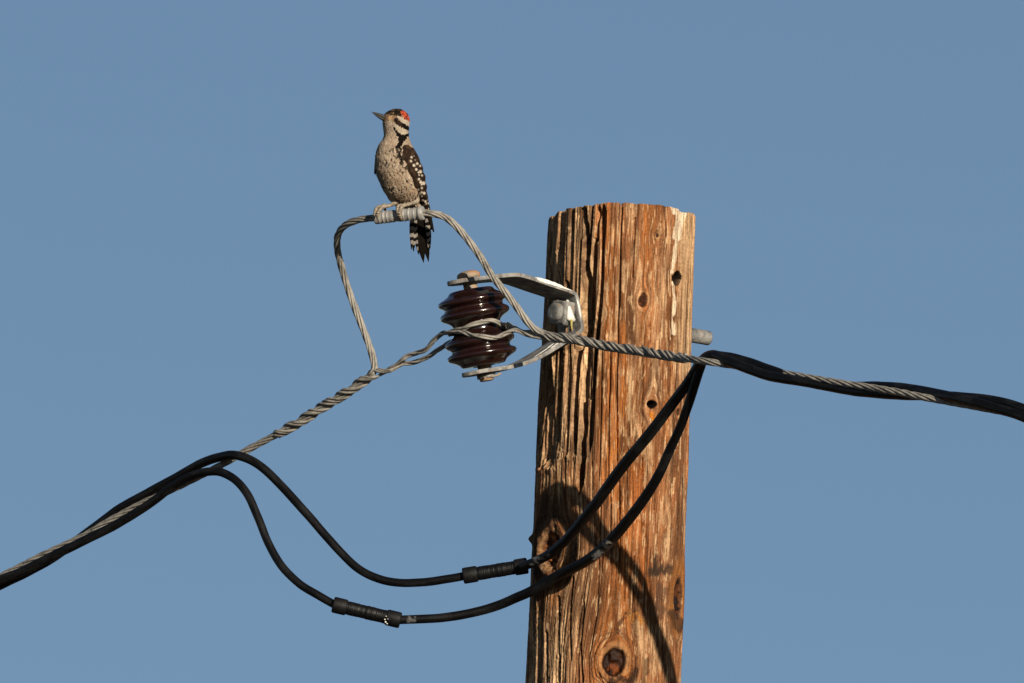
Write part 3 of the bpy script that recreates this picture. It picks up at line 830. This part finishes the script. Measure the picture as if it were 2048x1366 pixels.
# ------------------------------------------------------------------ black insulated cables
def cable(name, pts, r, label, marks=(), group='black insulated cables'):
    p = np.array([(x, y, 110 + (d - 110) * 1.356 if 1000 < x < 1599 and d > 110 else d) for x, y, d in pts], float)
    c = spline(fix(p), 3.0)
    kk = np.arange(len(c)) * 3.0
    c[:, 1] += (fbm(kk / 55, kk * 0 + len(pts), 137, 2) - .5) * 1.8; c[:, 0] += (fbm(kk / 60, kk * 0 + 5, 138, 2) - .5) * 1.6
    rr = np.interp(np.linspace(0, 1, len(c)), np.linspace(0, 1, len(r)), r) if hasattr(r, '__len__') else np.full(len(c), float(r))
    n0 = len(c); far, off = (LEFT_FAR, (0, 6 + pts[0][2] * 0, 14 if pts[0][1] < 1185 else -4)) if pts[0][0] < 0 else (RIGHT_FAR, (0, 6 if pts[0][1] < 860 else 22, -4))
    c = extend(c, far, off); pad = len(c) - n0
    rr = np.r_[np.full(pad, rr[0]), rr]; kk = np.r_[np.arange(-pad, 0) * 26.0, kk]
    rr = rr * (1 + .05 * (fbm(kk / 40, kk * 0 + 2, 139, 3) - .5))
    v, f = tube(c, rr, 18)
    n = len(c)
    col = np.ones((n, 18, 3)) * np.array([0.0028, 0.0028, 0.003])
    vv = v.reshape(n, 18, 3)
    # grey chalky abrasion along the cable
    s = np.arange(n)[:, None] * 3.0; a = np.arange(18)[None] * 3.0
    ch = smooth(.48, .72, fbm(s / 38 + len(pts) * 7, a / 7, 131, 4)) * .75
    col = col * (1 - ch[..., None]) + np.array([0.012, 0.012, 0.012]) * ch[..., None]
    for mx, my, rad, colr in marks:
        d = np.hypot(vv[..., 0] - mx, vv[..., 1] - my)
        blot = smooth(.50, .60, fbm(vv[..., 0] / 7 + 3, vv[..., 1] / 7, 133, 3) + .30 * (.55 - d / rad)) * (d < rad) * 1.0
        col = col * (1 - blot[..., None]) + np.array(colr) * blot[..., None]
    o = mk(name, W(v), f, M_CABLED, colors=col.reshape(-1, 3))
    return tag(o, label, 'cable', group)

# left pair
cable('black_cable', [(-40, 1190, dl(-40) - 4), (0, 1170, dl(0) - 8), (60, 1141, dl(60) - 14), (100, 1119, dl(100) - 18), (140, 1092, dl(140) - 20), (185, 1058, dl(185) - 16), (241, 1016, dl(241) - 10), (300, 984, dl(300) - 4), (355, 954, dl(355)), (400, 928, dl(400) + 8), (440, 914, dl(440) + 16), (474, 911, -50), (512, 926, -20), (560, 969, 15), (620, 1035, 55), (680, 1103, 95), (720, 1140, 118), (760, 1159, 135), (805, 1166, 150), (860, 1163, 165), (932, 1151, 180)], [9.6, 9.6, 9.4, 8.8, 8.4, 8.4],
      'black cable from the left edge that arches higher and runs to the upper splice', )
cable('black_cable', [(-40, 1178, dl(-40) + 16), (0, 1160, dl(0) + 18), (50, 1140, dl(50) + 18), (100, 1115, dl(100) + 16), (145, 1093, dl(145) + 15), (185, 1073, dl(185) + 14), (230, 1050, dl(230) + 13), (270, 1026, dl(270) + 13), (310, 1000, dl(310) + 15), (345, 973, dl(345) + 18), (380, 953, dl(380) + 20), (412, 944, -100), (440, 944, -80), (468, 958, -55), (494, 987, -30), (514, 1030, -5), (536, 1085, 25), (565, 1134, 55), (600, 1168, 85), (640, 1193, 110), (672, 1211, 128)], [9.4, 9.4, 9.0, 8.4, 8.2, 8.2],
      'black cable from the left edge that droops into the lower splice')
# right pair
cable('black_cable', [(2110, 868, 1476), (2048, 834, dl(2048) + 10), (2000, 818, dl(2000) + 16), (1954, 806, dl(1954) + 20), (1907, 795, dl(1907) + 18), (1854, 784, dl(1854) - 4), (1800, 776, dl(1800) - 16), (1740, 773, dl(1740) - 24), (1697, 773, dl(1697) - 24), (1650, 768, dl(1650) - 16), (1600, 760, dl(1600) - 4), (1540, 740, 656), (1490, 722, 611), (1452, 714, 582), (1425, 712, 570), (1405, 720, 548), (1391, 742, 524), (1376, 766, 510), (1347, 805, 475), (1304, 862, 450), (1262, 912, 420), (1228, 956, 388), (1182, 1020, 338), (1145, 1066, 290), (1108, 1101, 244), (1076, 1121, 212), (1044, 1134, 186)], [10, 10, 10, 10, 9.8, 9.8, 10, 10.6, 11, 11, 10, 9],
      'black cable in front of the pole, running down to the upper splice', marks=[(1078, 1124, 20, (0.16, 0.16, 0.155)), (1092, 1112, 12, (0.10, 0.10, 0.10))])
cable('black_cable', [(2110, 848, 1480), (2048, 818, dl(2048) - 8), (1995, 803, dl(1995) - 14), (1950, 796, dl(1950) - 16), (1907, 793, dl(1907) - 10), (1850, 791, dl(1850) - 8), (1786, 789, dl(1786) + 1), (1717, 783, dl(1717) + 8), (1650, 771, dl(1650) + 12), (1590, 761, 716), (1545, 753, 681), (1500, 739, 645), (1465, 725, 615), (1440, 713, 588), (1421, 710, 560), (1408, 717, 545), (1401, 735, 534), (1391, 765, 522), (1375, 814, 501), (1359, 858, 475), (1342, 894, 451), (1310, 963, 418), (1262, 1032, 370), (1216, 1087, 320), (1172, 1122, 274), (1117, 1151, 214), (1062, 1182, 180), (1000, 1209, 158), (940, 1227, 148), (880, 1236, 142), (795, 1240, 134)], [10, 10, 10, 10, 10, 10, 9.5, 9.0, 10.4, 11, 10.5, 9.2, 8.6],
      'black cable in front of the pole with white droppings, sweeping to the lower splice', marks=[(1208, 1092, 20, (0.05, 0.05, 0.05)), (1182, 1114, 9, (0.5, 0.49, 0.46)), (1194, 1104, 12, (0.30, 0.30, 0.29)), (1217, 1083, 7, (0.40, 0.38, 0.31)), (818, 1238, 14, (0.09, 0.09, 0.09))])

def splice(name, a, b, label, lcap, rcap, blot=None):
    a = fix([a])[0]; b = fix([b])[0]; ax = b - a; L = np.linalg.norm(ax); ax = ax / L
    root = empty(name, W((a + b) / 2)[0], label, 'cable splice', 'black cable splices')
    h = np.linspace(lcap - 4, L - rcap + 4, 90)
    r = 13.6 + .12 * np.sin(h * .55) + .3 * np.sin(h * .17 + 1)
    for q in np.arange(lcap + 4, L - rcap, 9.5): r = r + np.where((h > q) & (h < q + 1.6), .35, 0)
    v, f = lathe(a, ax, list(zip(h, r)), 30); mk('taped_body', W(v), f, M_TAPE, root)
    for h0, h1, rot in ((0, lcap, 0), (L, L - rcap, 1)):
        sg = 1 if h1 > h0 else -1; q = abs(h1 - h0)
        prof = [(h0 + sg * 2.5, 8.2), (h0, 9.5), (h0, 14.2), (h0 + sg * 1.2, 15.8), (h0 + sg * 4, 16.3), (h0 + sg * (q - 3), 16.2), (h0 + sg * (q - 1), 15.6), (h1, 14.6), (h1, 12.8)]
        if sg < 0: prof = prof[::-1]
        v, f = lathe(a, ax, prof, 32)
        mk('end_cap', W(v), f, M_CAPS, root)
    if blot is not None:
        parts = []
        for (x, y, rad) in blot:
            t = ((np.array([x, y]) - a[:2]) @ ax[:2]) / (ax[:2] @ ax[:2]); cc = a + ax * t
            off = np.array([x, y]) - cc[:2]; d = math.sqrt(max(16.3 ** 2 - off @ off, 1))
            parts.append(lathe(np.array([x, y, cc[2] + d - 1.2]), [off[0] / 16, off[1] / 16, 1], [(0, rad), (1.2, rad * .9), (2.2, rad * .5), (2.5, .2)], 9))
        v, f = join(parts); mk('dried_dropping', W(v), f, M_DROP, root)
splice('cable_splice', (926, 1152, 180), (1055, 1131, 188), 'taped black cable splice with end caps beside the pole knot', 29, 26)
splice('cable_splice', (666, 1209, 128), (801, 1241, 134), 'lower left taped black splice with a white spot on its right cap', 28, 29,
       [(773, 1231, 1.4), (770.5, 1237, 1.7), (772, 1242, 2.0), (775, 1245, 1.5), (776.5, 1236, 1.0)])

# ------------------------------------------------------------------ woodpecker
BUFF = np.array([0.285, 0.215, 0.15]); CREAM = np.array([0.42, 0.355, 0.275]); BLK = np.array([0.0065, 0.005, 0.0042]); DKB = np.array([0.022, 0.014, 0.010])
BRN = np.array([0.17, 0.105, 0.062]); RED = np.array([0.36, 0.062, 0.030]); GRY = np.array([0.28, 0.225, 0.17])

def inpoly(x, y, poly):
    poly = np.asarray(poly, float); c = np.zeros(x.shape, bool); n = len(poly); j = n - 1
    for i in range(n):
        xi, yi = poly[i]; xj, yj = poly[j]
        hit = ((yi > y) != (yj > y)) & (x < (xj - xi) * (y - yi) / (yj - yi + 1e-9) + xi)
        c ^= hit; j = i
    return c
def zp(pts): return [(700 + a / 7.59, 200 + b / 7.59) for a, b in pts]
P_RED = zp([(765, 190), (830, 180), (900, 235), (930, 290), (935, 345), (890, 332), (850, 315), (815, 275), (785, 230)])
P_SUP = zp([(725, 285), (745, 255), (800, 300), (870, 335), (930, 360), (910, 425), (850, 400), (800, 345), (760, 300)])
P_EYES = zp([(690, 345), (770, 335), (830, 380), (890, 410), (925, 450), (915, 490), (870, 475), (800, 440), (710, 390)])
P_CHK = zp([(680, 375), (735, 400), (790, 445), (868, 470), (865, 530), (800, 540), (735, 490), (690, 425)])
P_MAL = zp([(650, 430), (690, 435), (735, 500), (805, 548), (870, 540), (925, 480), (915, 548), (865, 600), (830, 640), (805, 690), (742, 755), (708, 735), (745, 640), (735, 570), (690, 505)])
P_NAPE = zp([(840, 630), (880, 570), (950, 560), (960, 720), (900, 715), (850, 700)])

_rt = np.random.default_rng(21)
TEARS = []
for _row in range(17):
    _y = 301 + _row * 6.4
    for _k in range(13):
        _x = 756 + _k * 6.6 + (3.3 if _row % 2 else 0) + _rt.normal(0, 1.2)
        if _rt.random() < (.35 + .5 * min(max((_x - 765) / 50, 0), 1)):
            TEARS.append((_x, _y + _rt.normal(0, 1.4), _rt.normal(-.12, .12), _rt.uniform(2.0, 3.4), _rt.uniform(.8, 1.5)))

def plum(x, y, d, dc, seed=0):
    """plumage colour on the body"""
    j = (fbm(x / 2.0, y / 2.6, 141 + seed, 2) - .5) * 5.0; jx = x + j; jy = y + (fbm(x / 2.2 + 9, y / 2.2, 142 + seed, 2) - .5) * 3.2
    C = np.ones(x.shape + (3,)) * BUFF
    def lay(col, m):
        nonlocal C
        m = np.clip(m * 1.0, 0, 1)[..., None]; C = C * (1 - m) + np.asarray(col) * m
    lay(BRN, smooth(320, 368, y) * .36 * (0.6 + .8 * fbm(x / 9, y / 16, 143)))
    lay(CREAM, smooth(.45, .65, fbm(x / 2.2, y / 9, 145)) * .45); lay(GRY, smooth(.5, .65, fbm(x / 2.4 + 40, y / 10, 149)) * .55)
    # dusky teardrops of the breast, each its own mark
    near = np.zeros(x.shape)
    for tx, ty, ta, tl, tw in TEARS:
        ux = (x - tx) + (y - ty) * ta; uy = y - ty
        near = np.maximum(near, 1 - smooth(.55, 1.05, np.hypot(ux / tw / (1 + .5 * uy / tl), uy / tl)))
    lay(BLK * 2, near * .92)
    st = smooth(.60, .72, vn(x / 2.4 + .35 * y / 5, y / 12, 148)) * smooth(288, 305, y) * (1 - smooth(335, 350, y)) * smooth(775, 790, x)
    lay(BLK, st * .9)
    lay(BLK, band_xy(jx, jy, [(795, 298), (800, 312), (806, 330)], 4.5) * .9)
    lay(DKB, band_xy(jx, jy, [(772, 335), (771, 352), (777, 366)], 2.6) * .6)
    # head
    head = 1 - smooth(268, 274, y)
    lay(GRY, head * .8); lay(CREAM, head * smooth(.5, .65, fbm(x / 3, y / 2.5, 151)) * .55); lay(DKB, head * smooth(.55, .7, fbm(x / 2, y / 2, 152)) * .4)
    crown = (jy < 247 - .25 * (jx - 768)) & (jy < 246)
    lay(BRN, crown * .9)
    lay(BLK, (jy < 233 + .07 * (jx - 790)) * smooth(.25, .45, fbm(x / 2, y / 2, 153)) * .95)
    lay(BLK, inpoly(jx, jy, zp([(680, 180), (760, 180), (790, 260), (720, 270), (690, 250)])) * .9)
    lay((0.45, 0.30, 0.16), inpoly(jx, jy, zp([(580, 270), (680, 260), (680, 320), (600, 330)])) * .6)
    lay(BRN, inpoly(jx, jy, zp([(650, 260), (700, 250), (770, 340), (700, 370), (640, 340)])) * .85)
    lay(CREAM * .85, inpoly(jx, jy, P_SUP)); lay(DKB, inpoly(jx, jy, P_EYES)); lay(BLK, inpoly(jx, jy, P_EYES) & (jx > 806))
    lay(CREAM * .85, inpoly(jx, jy, P_CHK)); lay(BLK, inpoly(jx, jy, P_MAL)); lay(BUFF, inpoly(jx, jy, P_NAPE))
    lay(BLK, inpoly(jx, jy, P_RED)); lay(RED, inpoly(jx, jy, P_RED) * (.15 + .85 * (vn(x / 2.6, y / 1.5 - x / 3.4, 154) > .40)))
    # the back, out of the picture, is barred black and white
    bk = smooth(-6, -14, d - dc) * smooth(262, 285, y)
    lay(BLK, bk); lay(CREAM, bk * (np.sin(y / 1.9) > .35))
    bkh = smooth(-6, -14, d - dc) * (1 - smooth(262, 285, y)) * (1 - smooth(808, 800, x) * 0)
    lay(BLK, bkh * (y > 250) * .8)
    return C

def band_xy(x, y, pts, w):
    d, _ = poly_dist(x, y, pts); return 1 - smooth(w * .55, w, d)

BODY = np.array([  # y, left, right, centre depth, half depth
    (220.5, 791, 799, 303, 3), (222, 784, 806, 303, 9), (225, 777, 811, 304, 14.5), (229, 772, 815, 304.5, 18), (235, 768.5, 819, 305, 21), (243, 767, 820.5, 305, 22.5), (250, 767, 820, 304, 22.5), (258, 768, 819, 303, 22),
    (266, 769.5, 818.5, 302, 21.5), (274, 770, 818.5, 301, 22.5), (281, 768, 819.5, 300, 25), (288, 762.5, 822, 299, 30), (296, 757.5, 826, 299, 34), (306, 754.5, 830, 299, 38), (318, 752.5, 834, 299, 41.5), (332, 752.5, 838, 299, 44),
    (348, 754.5, 841, 298, 45), (362, 759, 843, 297, 44), (376, 765, 844, 295, 41), (388, 771.5, 844, 292, 37), (398, 778, 843, 288, 31), (405, 784, 841, 284, 25), (411, 790, 838, 279, 18), (418, 800, 852, 272, 11), (426, 812, 856, 268, 6), (432, 820, 858, 266, 3.5)], float)

def body_at(yy):
    return [np.interp(yy, BODY[:, 0], BODY[:, k]) for k in range(1, 5)]

bird = empty('woodpecker', W([806, 418, 296])[0], 'small spotted woodpecker with a red crown perched on the grey sleeve', 'bird')

def build_body():
    yy = spline(np.c_[BODY[:, 0], BODY[:, 0] * 0, BODY[:, 0] * 0], .75)[:, 0]
    l, r, dc, b = body_at(yy)
    def sm(a, n=3):
        k = np.ones(n) / n; p = np.r_[[a[0]] * (n // 2), a, [a[-1]] * (n // 2)]; return np.convolve(p, k, 'valid')
    l, r, dc, b = (sm(sm(q, 7), 5) for q in (l, r, dc, b))
    n = 150; a = np.linspace(0, 2 * math.pi, n, endpoint=False)
    cx = (l + r) / 2; hx = (r - l) / 2
    X = cx[:, None] + hx[:, None] * np.sign(np.cos(a)) * np.abs(np.cos(a)) ** .92
    Dd = dc[:, None] + b[:, None] * np.sign(np.sin(a)) * np.abs(np.sin(a)) ** .92
    Y = np.repeat(yy[:, None], n, 1) + 0.0 * X
    # feather-scale relief: overlapping tufts
    tuft = fbm(a[None] * 9 + 0 * Y, Y / 5.5, 161, 3) - .5
    k = 1 + (tuft * .035 + .03 * (vn(a[None] * 26, Y / 2.5, 162) - .5)) * smooth(222, 232, Y)
    X = cx[:, None] + (X - cx[:, None]) * k; Dd = dc[:, None] + (Dd - dc[:, None]) * k
    C = plum(X, Y, Dd, dc[:, None])
    V = np.stack([X, Y, Dd], -1).reshape(-1, 3); m = len(yy)
    i = np.arange(m - 1)[:, None] * n; j = np.arange(n)[None]; kk = (j + 1) % n
    F = np.stack([i + j, i + kk, i + n + kk, i + n + j], -1).reshape(-1, 4).tolist()
    F.append(list(range(n))[::-1]); F.append(list(range((m - 1) * n, m * n)))
    mk('body', W(V), F, M_PLUM, bird, colors=C.reshape(-1, 3))
    # small contour feathers lying on the body
    FV = []; FC = []; FF = []
    rg = np.random.default_rng(5)
    for q in range(3400):
        t = rg.uniform(0.02, .95); ii = int(t * (m - 2)); jj = rg.integers(0, n)
        y0 = yy[ii]
        if y0 > 412: continue
        p = np.array([X[ii, jj], Y[ii, jj], Dd[ii, jj]])
        nx = np.array([math.cos(a[jj]) / max(hx[ii], 3), 0, math.sin(a[jj]) / max(b[ii], 3)]); nx /= np.linalg.norm(nx)
        i2 = min(ii + 6, m - 1)
        dn = np.array([X[i2, jj], Y[i2, jj], Dd[i2, jj]]) - p; dn /= np.linalg.norm(dn)
        sd = np.cross(nx, dn)
        hd = y0 < 272
        ln = rg.uniform(3.0, 5.0) if hd else rg.uniform(6, 10.5); wd = ln * rg.uniform(.24, .38)
        dn = dn + sd * rg.normal(0, .22); dn /= np.linalg.norm(dn)
        if y0 < 227: continue
        lift = (.08 if hd else .055) * ln * rg.uniform(.5, 1.6)
        col = plum(np.array([p[0] + dn[0] * ln * .4]), np.array([p[1] + dn[1] * ln * .4]), np.array([p[2]]), np.array([dc[ii]]))[0] * rg.uniform(.82, 1.18)
        tip = col * rg.uniform(.9, 1.3)
        mid = col * (.6 if (not hd and rg.random() < .25) else 1.0)
        if math.hypot(p[0] - 794, p[1] - 242) < 7: continue
        o = len(FV)
        FV += [p - nx * .6, p + dn * ln * .55 + sd * wd + nx * (lift * .35), p + dn * ln * .55 - sd * wd + nx * (lift * .35), p + dn * ln * .5 + nx * (lift * .6 + .5), p + dn * ln + nx * lift]
        FC += [col * .9, col, col, mid, tip]
        FF += [[o, o + 1, o + 3], [o, o + 3, o + 2], [o + 1, o + 4, o + 3], [o + 3, o + 4, o + 2]]
    pl = mk('contour_feathers', W(np.array(FV)), FF, M_PLUM, bird, colors=np.array(FC)); pl['kind'] = 'stuff'
    return X, Y, Dd
build_body()

def build_head_parts():
    # beak: two mandibles
    def mand(root, tip, r0, flat, name, dy):
        c = spline([root, (np.array(root) + np.array(tip)) / 2 + [0, dy, 0], tip], 1.0)
        rr = np.interp(np.linspace(0, 1, len(c)), [0, .35, .8, 1], [r0, r0 * .72, r0 * .32, .5])
        v, f = tube(c, rr, 14)
        cc = np.repeat(c, 14, 0); v = cc + (v - cc) * np.array([1, 1, flat])
        mk(name, W(v), f, M_BEAK, bird)
    mand((772, 238.5, 309), (745.3, 227.2, 322), 5.2, .95, 'upper_mandible', -.8)
    mand((771, 242.5, 309), (748, 229.8, 321.2), 4.2, .95, 'lower_mandible', .9)
    def ball(c, r, sc_, mat, name, parent):
        prof = [(r * math.cos(t), max(r * math.sin(t), .02)) for t in np.linspace(.05, math.pi - .05, 14)]
        v, f = lathe(np.array(c, float), [0, 0, 1], prof[::-1], 20); v = np.array(c) + (v - np.array(c)) * sc_
        return mk(name, W(v), f, mat, parent)
    ball((794.2, 242.3, 328.0), 4.0, np.array([1, .95, .9]), M_EYE, 'eye', bird)
    ball((789, 242.3, 284), 3.6, np.array([1, .95, .9]), M_EYE, 'eye', bird)
build_head_parts()

def feather_blade(name, pts, widths, thick, nrm, colf, parent, bend=1.0, n_w=9):
    """one stiff feather: tapered convex vane with real thickness"""
    c = spline([tuple(p) + (w,) for p, w in zip(pts, widths)], 1.0); w = c[:, 3]; c = c[:, :3]
    t = np.gradient(c, axis=0); t /= np.linalg.norm(t, axis=1)[:, None]
    nr = np.array(nrm, float); sd = np.cross(t, nr); sd /= np.linalg.norm(sd, axis=1)[:, None]; nn = np.cross(sd, t)
    nn *= np.sign((nn @ nr))[:, None]
    u = np.linspace(-1, 1, n_w); m = len(c); V = []; C = []
    for s_ in (1, -1):
        P = c[:, None] + sd[:, None] * (u[None, :, None] * w[:, None, None]) + nn[:, None] * ((bend * (1 - u[None] ** 2) * w[:, None] * .35 + s_ * thick * (1 - .8 * u[None] ** 2))[..., None])
        V.append(P.reshape(-1, 3))
        C.append(colf(np.linspace(0, 1, m)[:, None] + 0 * u[None], u[None] + 0 * np.linspace(0, 1, m)[:, None], P).reshape(-1, 3))
    o = m * n_w; F = []
    for i in range(m - 1):
        for k in range(n_w - 1):
            a = i * n_w + k; F.append([a, a + 1, a + n_w + 1, a + n_w]); F.append([o + a, o + a + n_w, o + a + n_w + 1, o + a + 1])
        a = i * n_w; F.append([a, a + n_w, o + a + n_w, o + a]); q = a + n_w - 1; F.append([q, o + q, o + q + n_w, q + n_w])
    for k in range(n_w - 1):
        F.append([k, o + k, o + k + 1, k + 1]); a = (m - 1) * n_w + k; F.append([a, a + 1, o + a + 1, o + a])
    return mk(name, W(np.vstack(V)), F, M_PLUM, parent, colors=np.vstack(C))

SPOTS = [(945, 890, 20), (935, 948, 22), (983, 1012, 27), (1033, 985, 24), (1075, 1020, 20), (1018, 1073, 24), (1080, 1105, 30), (1052, 1118, 16), (1105, 1163, 18), (1060, 1158, 12), (1058, 1220, 22), (1085, 1262, 28), (1130, 1280, 32), (1095, 1300, 18),
         (1045, 1378, 22), (1100, 1352, 22), (1095, 1420, 22), (1068, 1437, 20), (1135, 1430, 26), (1098, 1478, 20), (1112, 1540, 22), (1152, 1556, 24), (1046, 1520, 18), (1142, 1610, 24), (1165, 1590, 16), (1120, 1668, 22), (1165, 1700, 22), (1135, 1745, 20), (985, 870, 10), (1000, 930, 10)]
SPX = np.array([(700 + a / 7.59, 200 + b / 7.59, r / 7.59) for a, b, r in SPOTS])

def wing_col(P):
    x, y = P[..., 0], P[..., 1]
    C = np.ones(x.shape + (3,)) * DKB
    wr = smooth(.4, .65, fbm(x / 5, y / 9, 171))[..., None]
    C = C * (1 - wr * .7) + np.array([0.060, 0.033, 0.020]) * wr * .7
    for sx, sy, r in SPX:
        m = (1 - smooth(r * .55, r * .95, np.hypot(x - sx + (fbm(x / 2, y / 2, 172) - .5) * 1.5, (y - sy) * .9)))[..., None]
        C = C * (1 - m) + np.array([0.42, 0.365, 0.295]) * m
    return C

def build_wing():
    rows = np.array([(292, 812, 822), (296, 807, 827), (304, 805, 832), (314, 807, 837.5), (325, 811, 842), (338, 816, 846.5), (352, 821, 850.5), (368, 828, 853.5), (384, 834, 855), (400, 842, 856.5), (414, 848, 857.5), (424, 852, 858)], float)
    yy = np.linspace(292, 424, 150)
    xl = np.interp(yy, rows[:, 0], rows[:, 1]) + 1.2 * np.sin(yy / 4.3); xr = np.interp(yy, rows[:, 0], rows[:, 2]) + 1.0 * np.sin(yy / 3.1) * smooth(310, 330, yy)
    l, r, dc, b = body_at(yy)
    n = 34; u = np.linspace(0, 1, n)
    cx = (l + r) / 2; hx = (r - l) / 2
    V = []
    for s_ in (1, 0):
        X = xl[:, None] + (xr - xl)[:, None] * np.sin(u * math.pi / 2)[None] ** .9
        e = np.clip((xl - cx) / hx, -.95, .95)
        d0 = dc + b * np.sqrt(1 - e ** 2) + 1.0; d1 = dc - b * .25
        Dd = d0[:, None] + (d1 - d0)[:, None] * (1 - np.cos(u * math.pi / 2))[None] + 4.5 * np.sin(u * math.pi)[None] * smooth(292, 312, yy)[:, None]
        lap = ((yy[:, None] + 14 * u[None]) / 9.5) % 1.0            # overlapping rows of coverts
        Dd = Dd + 1.6 * lap * np.sin(u * math.pi)[None]
        if not s_:
            X = X - 3.5; Dd = Dd - 5
        V.append(np.stack([X, np.repeat(yy[:, None], n, 1) + 0 * X, Dd], -1))
    m = len(yy); P = np.vstack([V[0].reshape(-1, 3), V[1].reshape(-1, 3)]); o = m * n; F = []
    for i in range(m - 1):
        for k in range(n - 1):
            a = i * n + k; F.append([a, a + 1, a + n + 1, a + n]); F.append([o + a, o + a + n, o + a + n + 1, o + a + 1])
        a = i * n; F.append([a, a + n, o + a + n, o + a]); q = a + n - 1; F.append([q, o + q, o + q + n, q + n])
    for k in range(n - 1):
        F.append([k, o + k, o + k + 1, k + 1]); a = (m - 1) * n + k; F.append([a, a + 1, o + a + 1, o + a])
    w = mk('wing', W(P), F, M_PLUM, bird, colors=wing_col(P))
    w['label'] = 'near wing, brown with rows of white spots'
    # stacked flight feathers down the outer edge
    for q in range(6):
        y0 = 322 + q * 11; y1 = 400 + q * 7.5
        x0 = np.interp(y0 + 8, rows[:, 0], rows[:, 2]) - 9 + q * .5; x1 = 855.5 + q * .7 - (5 - q) * .9
        d0 = 297 + 20 - q * 5; d1 = 283 - q * 4
        def cf(t, u, P, q=q):
            C = np.ones(t.shape + (3,)) * DKB * .7
            m = ((np.sin((P[..., 1] + q * 4) / 11.5 * 2 * math.pi) > .35) & (u > -.1 if q % 2 else u < .3))[..., None]
            return np.where(m, np.array([0.36, 0.315, 0.26]), C)
        feather_blade('flight_feather', [(x0, y0, d0), ((x0 + x1) / 2 + 1.5, (y0 + y1) / 2, (d0 + d1) / 2 + 2), (x1, y1, d1)], [2.0, 4.0, 1.0], .5, (.55, 0, .8), cf, w)
    # dark primaries reaching past the tail base
    for q in range(2):
        feather_blade('flight_feather', [(853 - q, 396, 268 - q * 3), (859 - q * 2, 432, 262 - q * 3), (868.5 - q * 4, 465.5 - q * 5, 258 - q * 3)], [3.5, 5.0, 1.4], .5, (.2, 0, 1), lambda t, u, P: np.ones(t.shape + (3,)) * BLK * 1.3, w)
    # far wing: only its dark edge shows past the breast
    fw = feather_blade('wing', [(766, 294, 285), (758, 315, 276), (754, 335, 272), (751, 349, 270)], [4, 7, 5, 1.0], 1.2, (-.6, 0, .6), lambda t, u, P: np.ones(t.shape + (3,)) * DKB * .8, bird)
    fw['label'] = 'dark edge of the far wing behind the breast'
    for q in range(3):
        feather_blade('flight_feather', [(756 + q * 1.5, 314 + q * 4, 274), (753.5 + q * 1.5, 330 + q * 5, 271), (750 + q * 2.6, 350 - q * 2 + q * 4, 269)], [2.4, 2.8, .6], .5, (-.4, 0, .8), lambda t, u, P: np.ones(t.shape + (3,)) * BLK * 1.5, fw)
build_wing()

def build_tail():
    def bars(ph, x_from, x_to, inv=False):
        def cf(t, u, P):
            y = P[..., 1] + .8 * u * (1 if not inv else -1)
            wh = (np.sin((y + ph) / 13.8 * 2 * math.pi) > -.05) & (P[..., 1] > 430) & (t < .93)
            edge = (u > x_from) & (u < x_to)
            C = np.ones(t.shape + (3,)) * BLK
            return np.where((wh & edge)[..., None], np.array([0.21, 0.19, 0.17]), C)
        return cf
    blk = lambda t, u, P: np.ones(t.shape + (3,)) * BLK
    D0 = 262
    specs = [  # base x, mid, tip, half width, depth, colour
        ((836, 405), (842, 470), (848, 526), 7.5, D0 - 8, blk), ((845, 405), (851, 470), (858, 524), 6.5, D0 - 10, blk),
        ((834, 405), (835, 455), (838, 510), 6.0, D0 - 5, bars(2, -1, .2)), ((850, 405), (856, 455), (858.5, 508), 5.5, D0 - 6, bars(8, -.3, 1)),
        ((832, 405), (829, 450), (828, 504), 5.6, D0 - 1, bars(-1, -1.1, 1.1)), ((851, 405), (857, 450), (861, 498), 5.2, D0 - 3, bars(6, -1.1, .9)),
        ((832, 405), (825, 445), (824, 500), 4.4, D0 + 2, bars(1, -1.1, 1.1)), ((852, 405), (855, 440), (859, 487), 4.2, D0 - 1, bars(3, -1.1, 1.1))]
    for (b, m, t_, w, d, cf) in specs:
        feather_blade('tail_feather', [(b[0], b[1], d + 8), (m[0], m[1], d), ((m[0] + t_[0]) / 2, (m[1] + t_[1]) / 2 + 4, d - 2), (t_[0], t_[1], d - 5)], [w * .7, w, w * .85, .7], .45, (0, 0, 1), cf, bird, .5, 11)
build_tail()

def build_feet():
    # tarsus lies forward along the sleeve, toes close over its front
    def toe(pts, r): 
        c = spline(pts, .8); rr = np.interp(np.linspace(0, 1, len(c)), [0, .3, .55, .8, 1], [r, r * .85, r * .95, r * .6, .35]); rr = rr * (1 + .16 * np.sin(np.arange(len(c)) * 1.25)); return tube(c, rr, 9)
    def foot(name, ankle, hip, base, toes):
        c = spline([hip, ankle, base], .9); rr = np.interp(np.linspace(0, 1, len(c)), [0, .45, .55, 1], [6.5, 4.2, 3.6, 4.2])
        leg = mk(name, *(lambda vf: (W(vf[0]), vf[1]))(tube(c, rr, 12)), M_FOOT, bird)
        for tp in toes:
            v, f = toe([base] + tp, 4.0); mk('toe', W(v), f, M_FOOT, leg)
        return leg
    foot('leg', (783, 412, 300), (800, 402, 296), (768, 415, 303),
         [[(763, 419, 311), (758, 428, 316), (757, 438, 312), (759, 444, 305)], [(758, 416, 304), (753, 423, 310), (751, 432, 311), (752, 439, 306)], [(770, 412, 292), (771, 418, 281), (772, 428, 274)]])
    foot('leg', (834, 404, 306), (834, 396, 302), (808, 413, 311),
         [[(803, 419, 319), (801, 429, 322), (803, 438, 316), (806, 443, 308)], [(798, 414, 313), (797, 424, 319), (799, 434, 318), (801, 442, 310)], [(812, 411, 302), (814, 416, 290), (815, 426, 282)]])
build_feet()
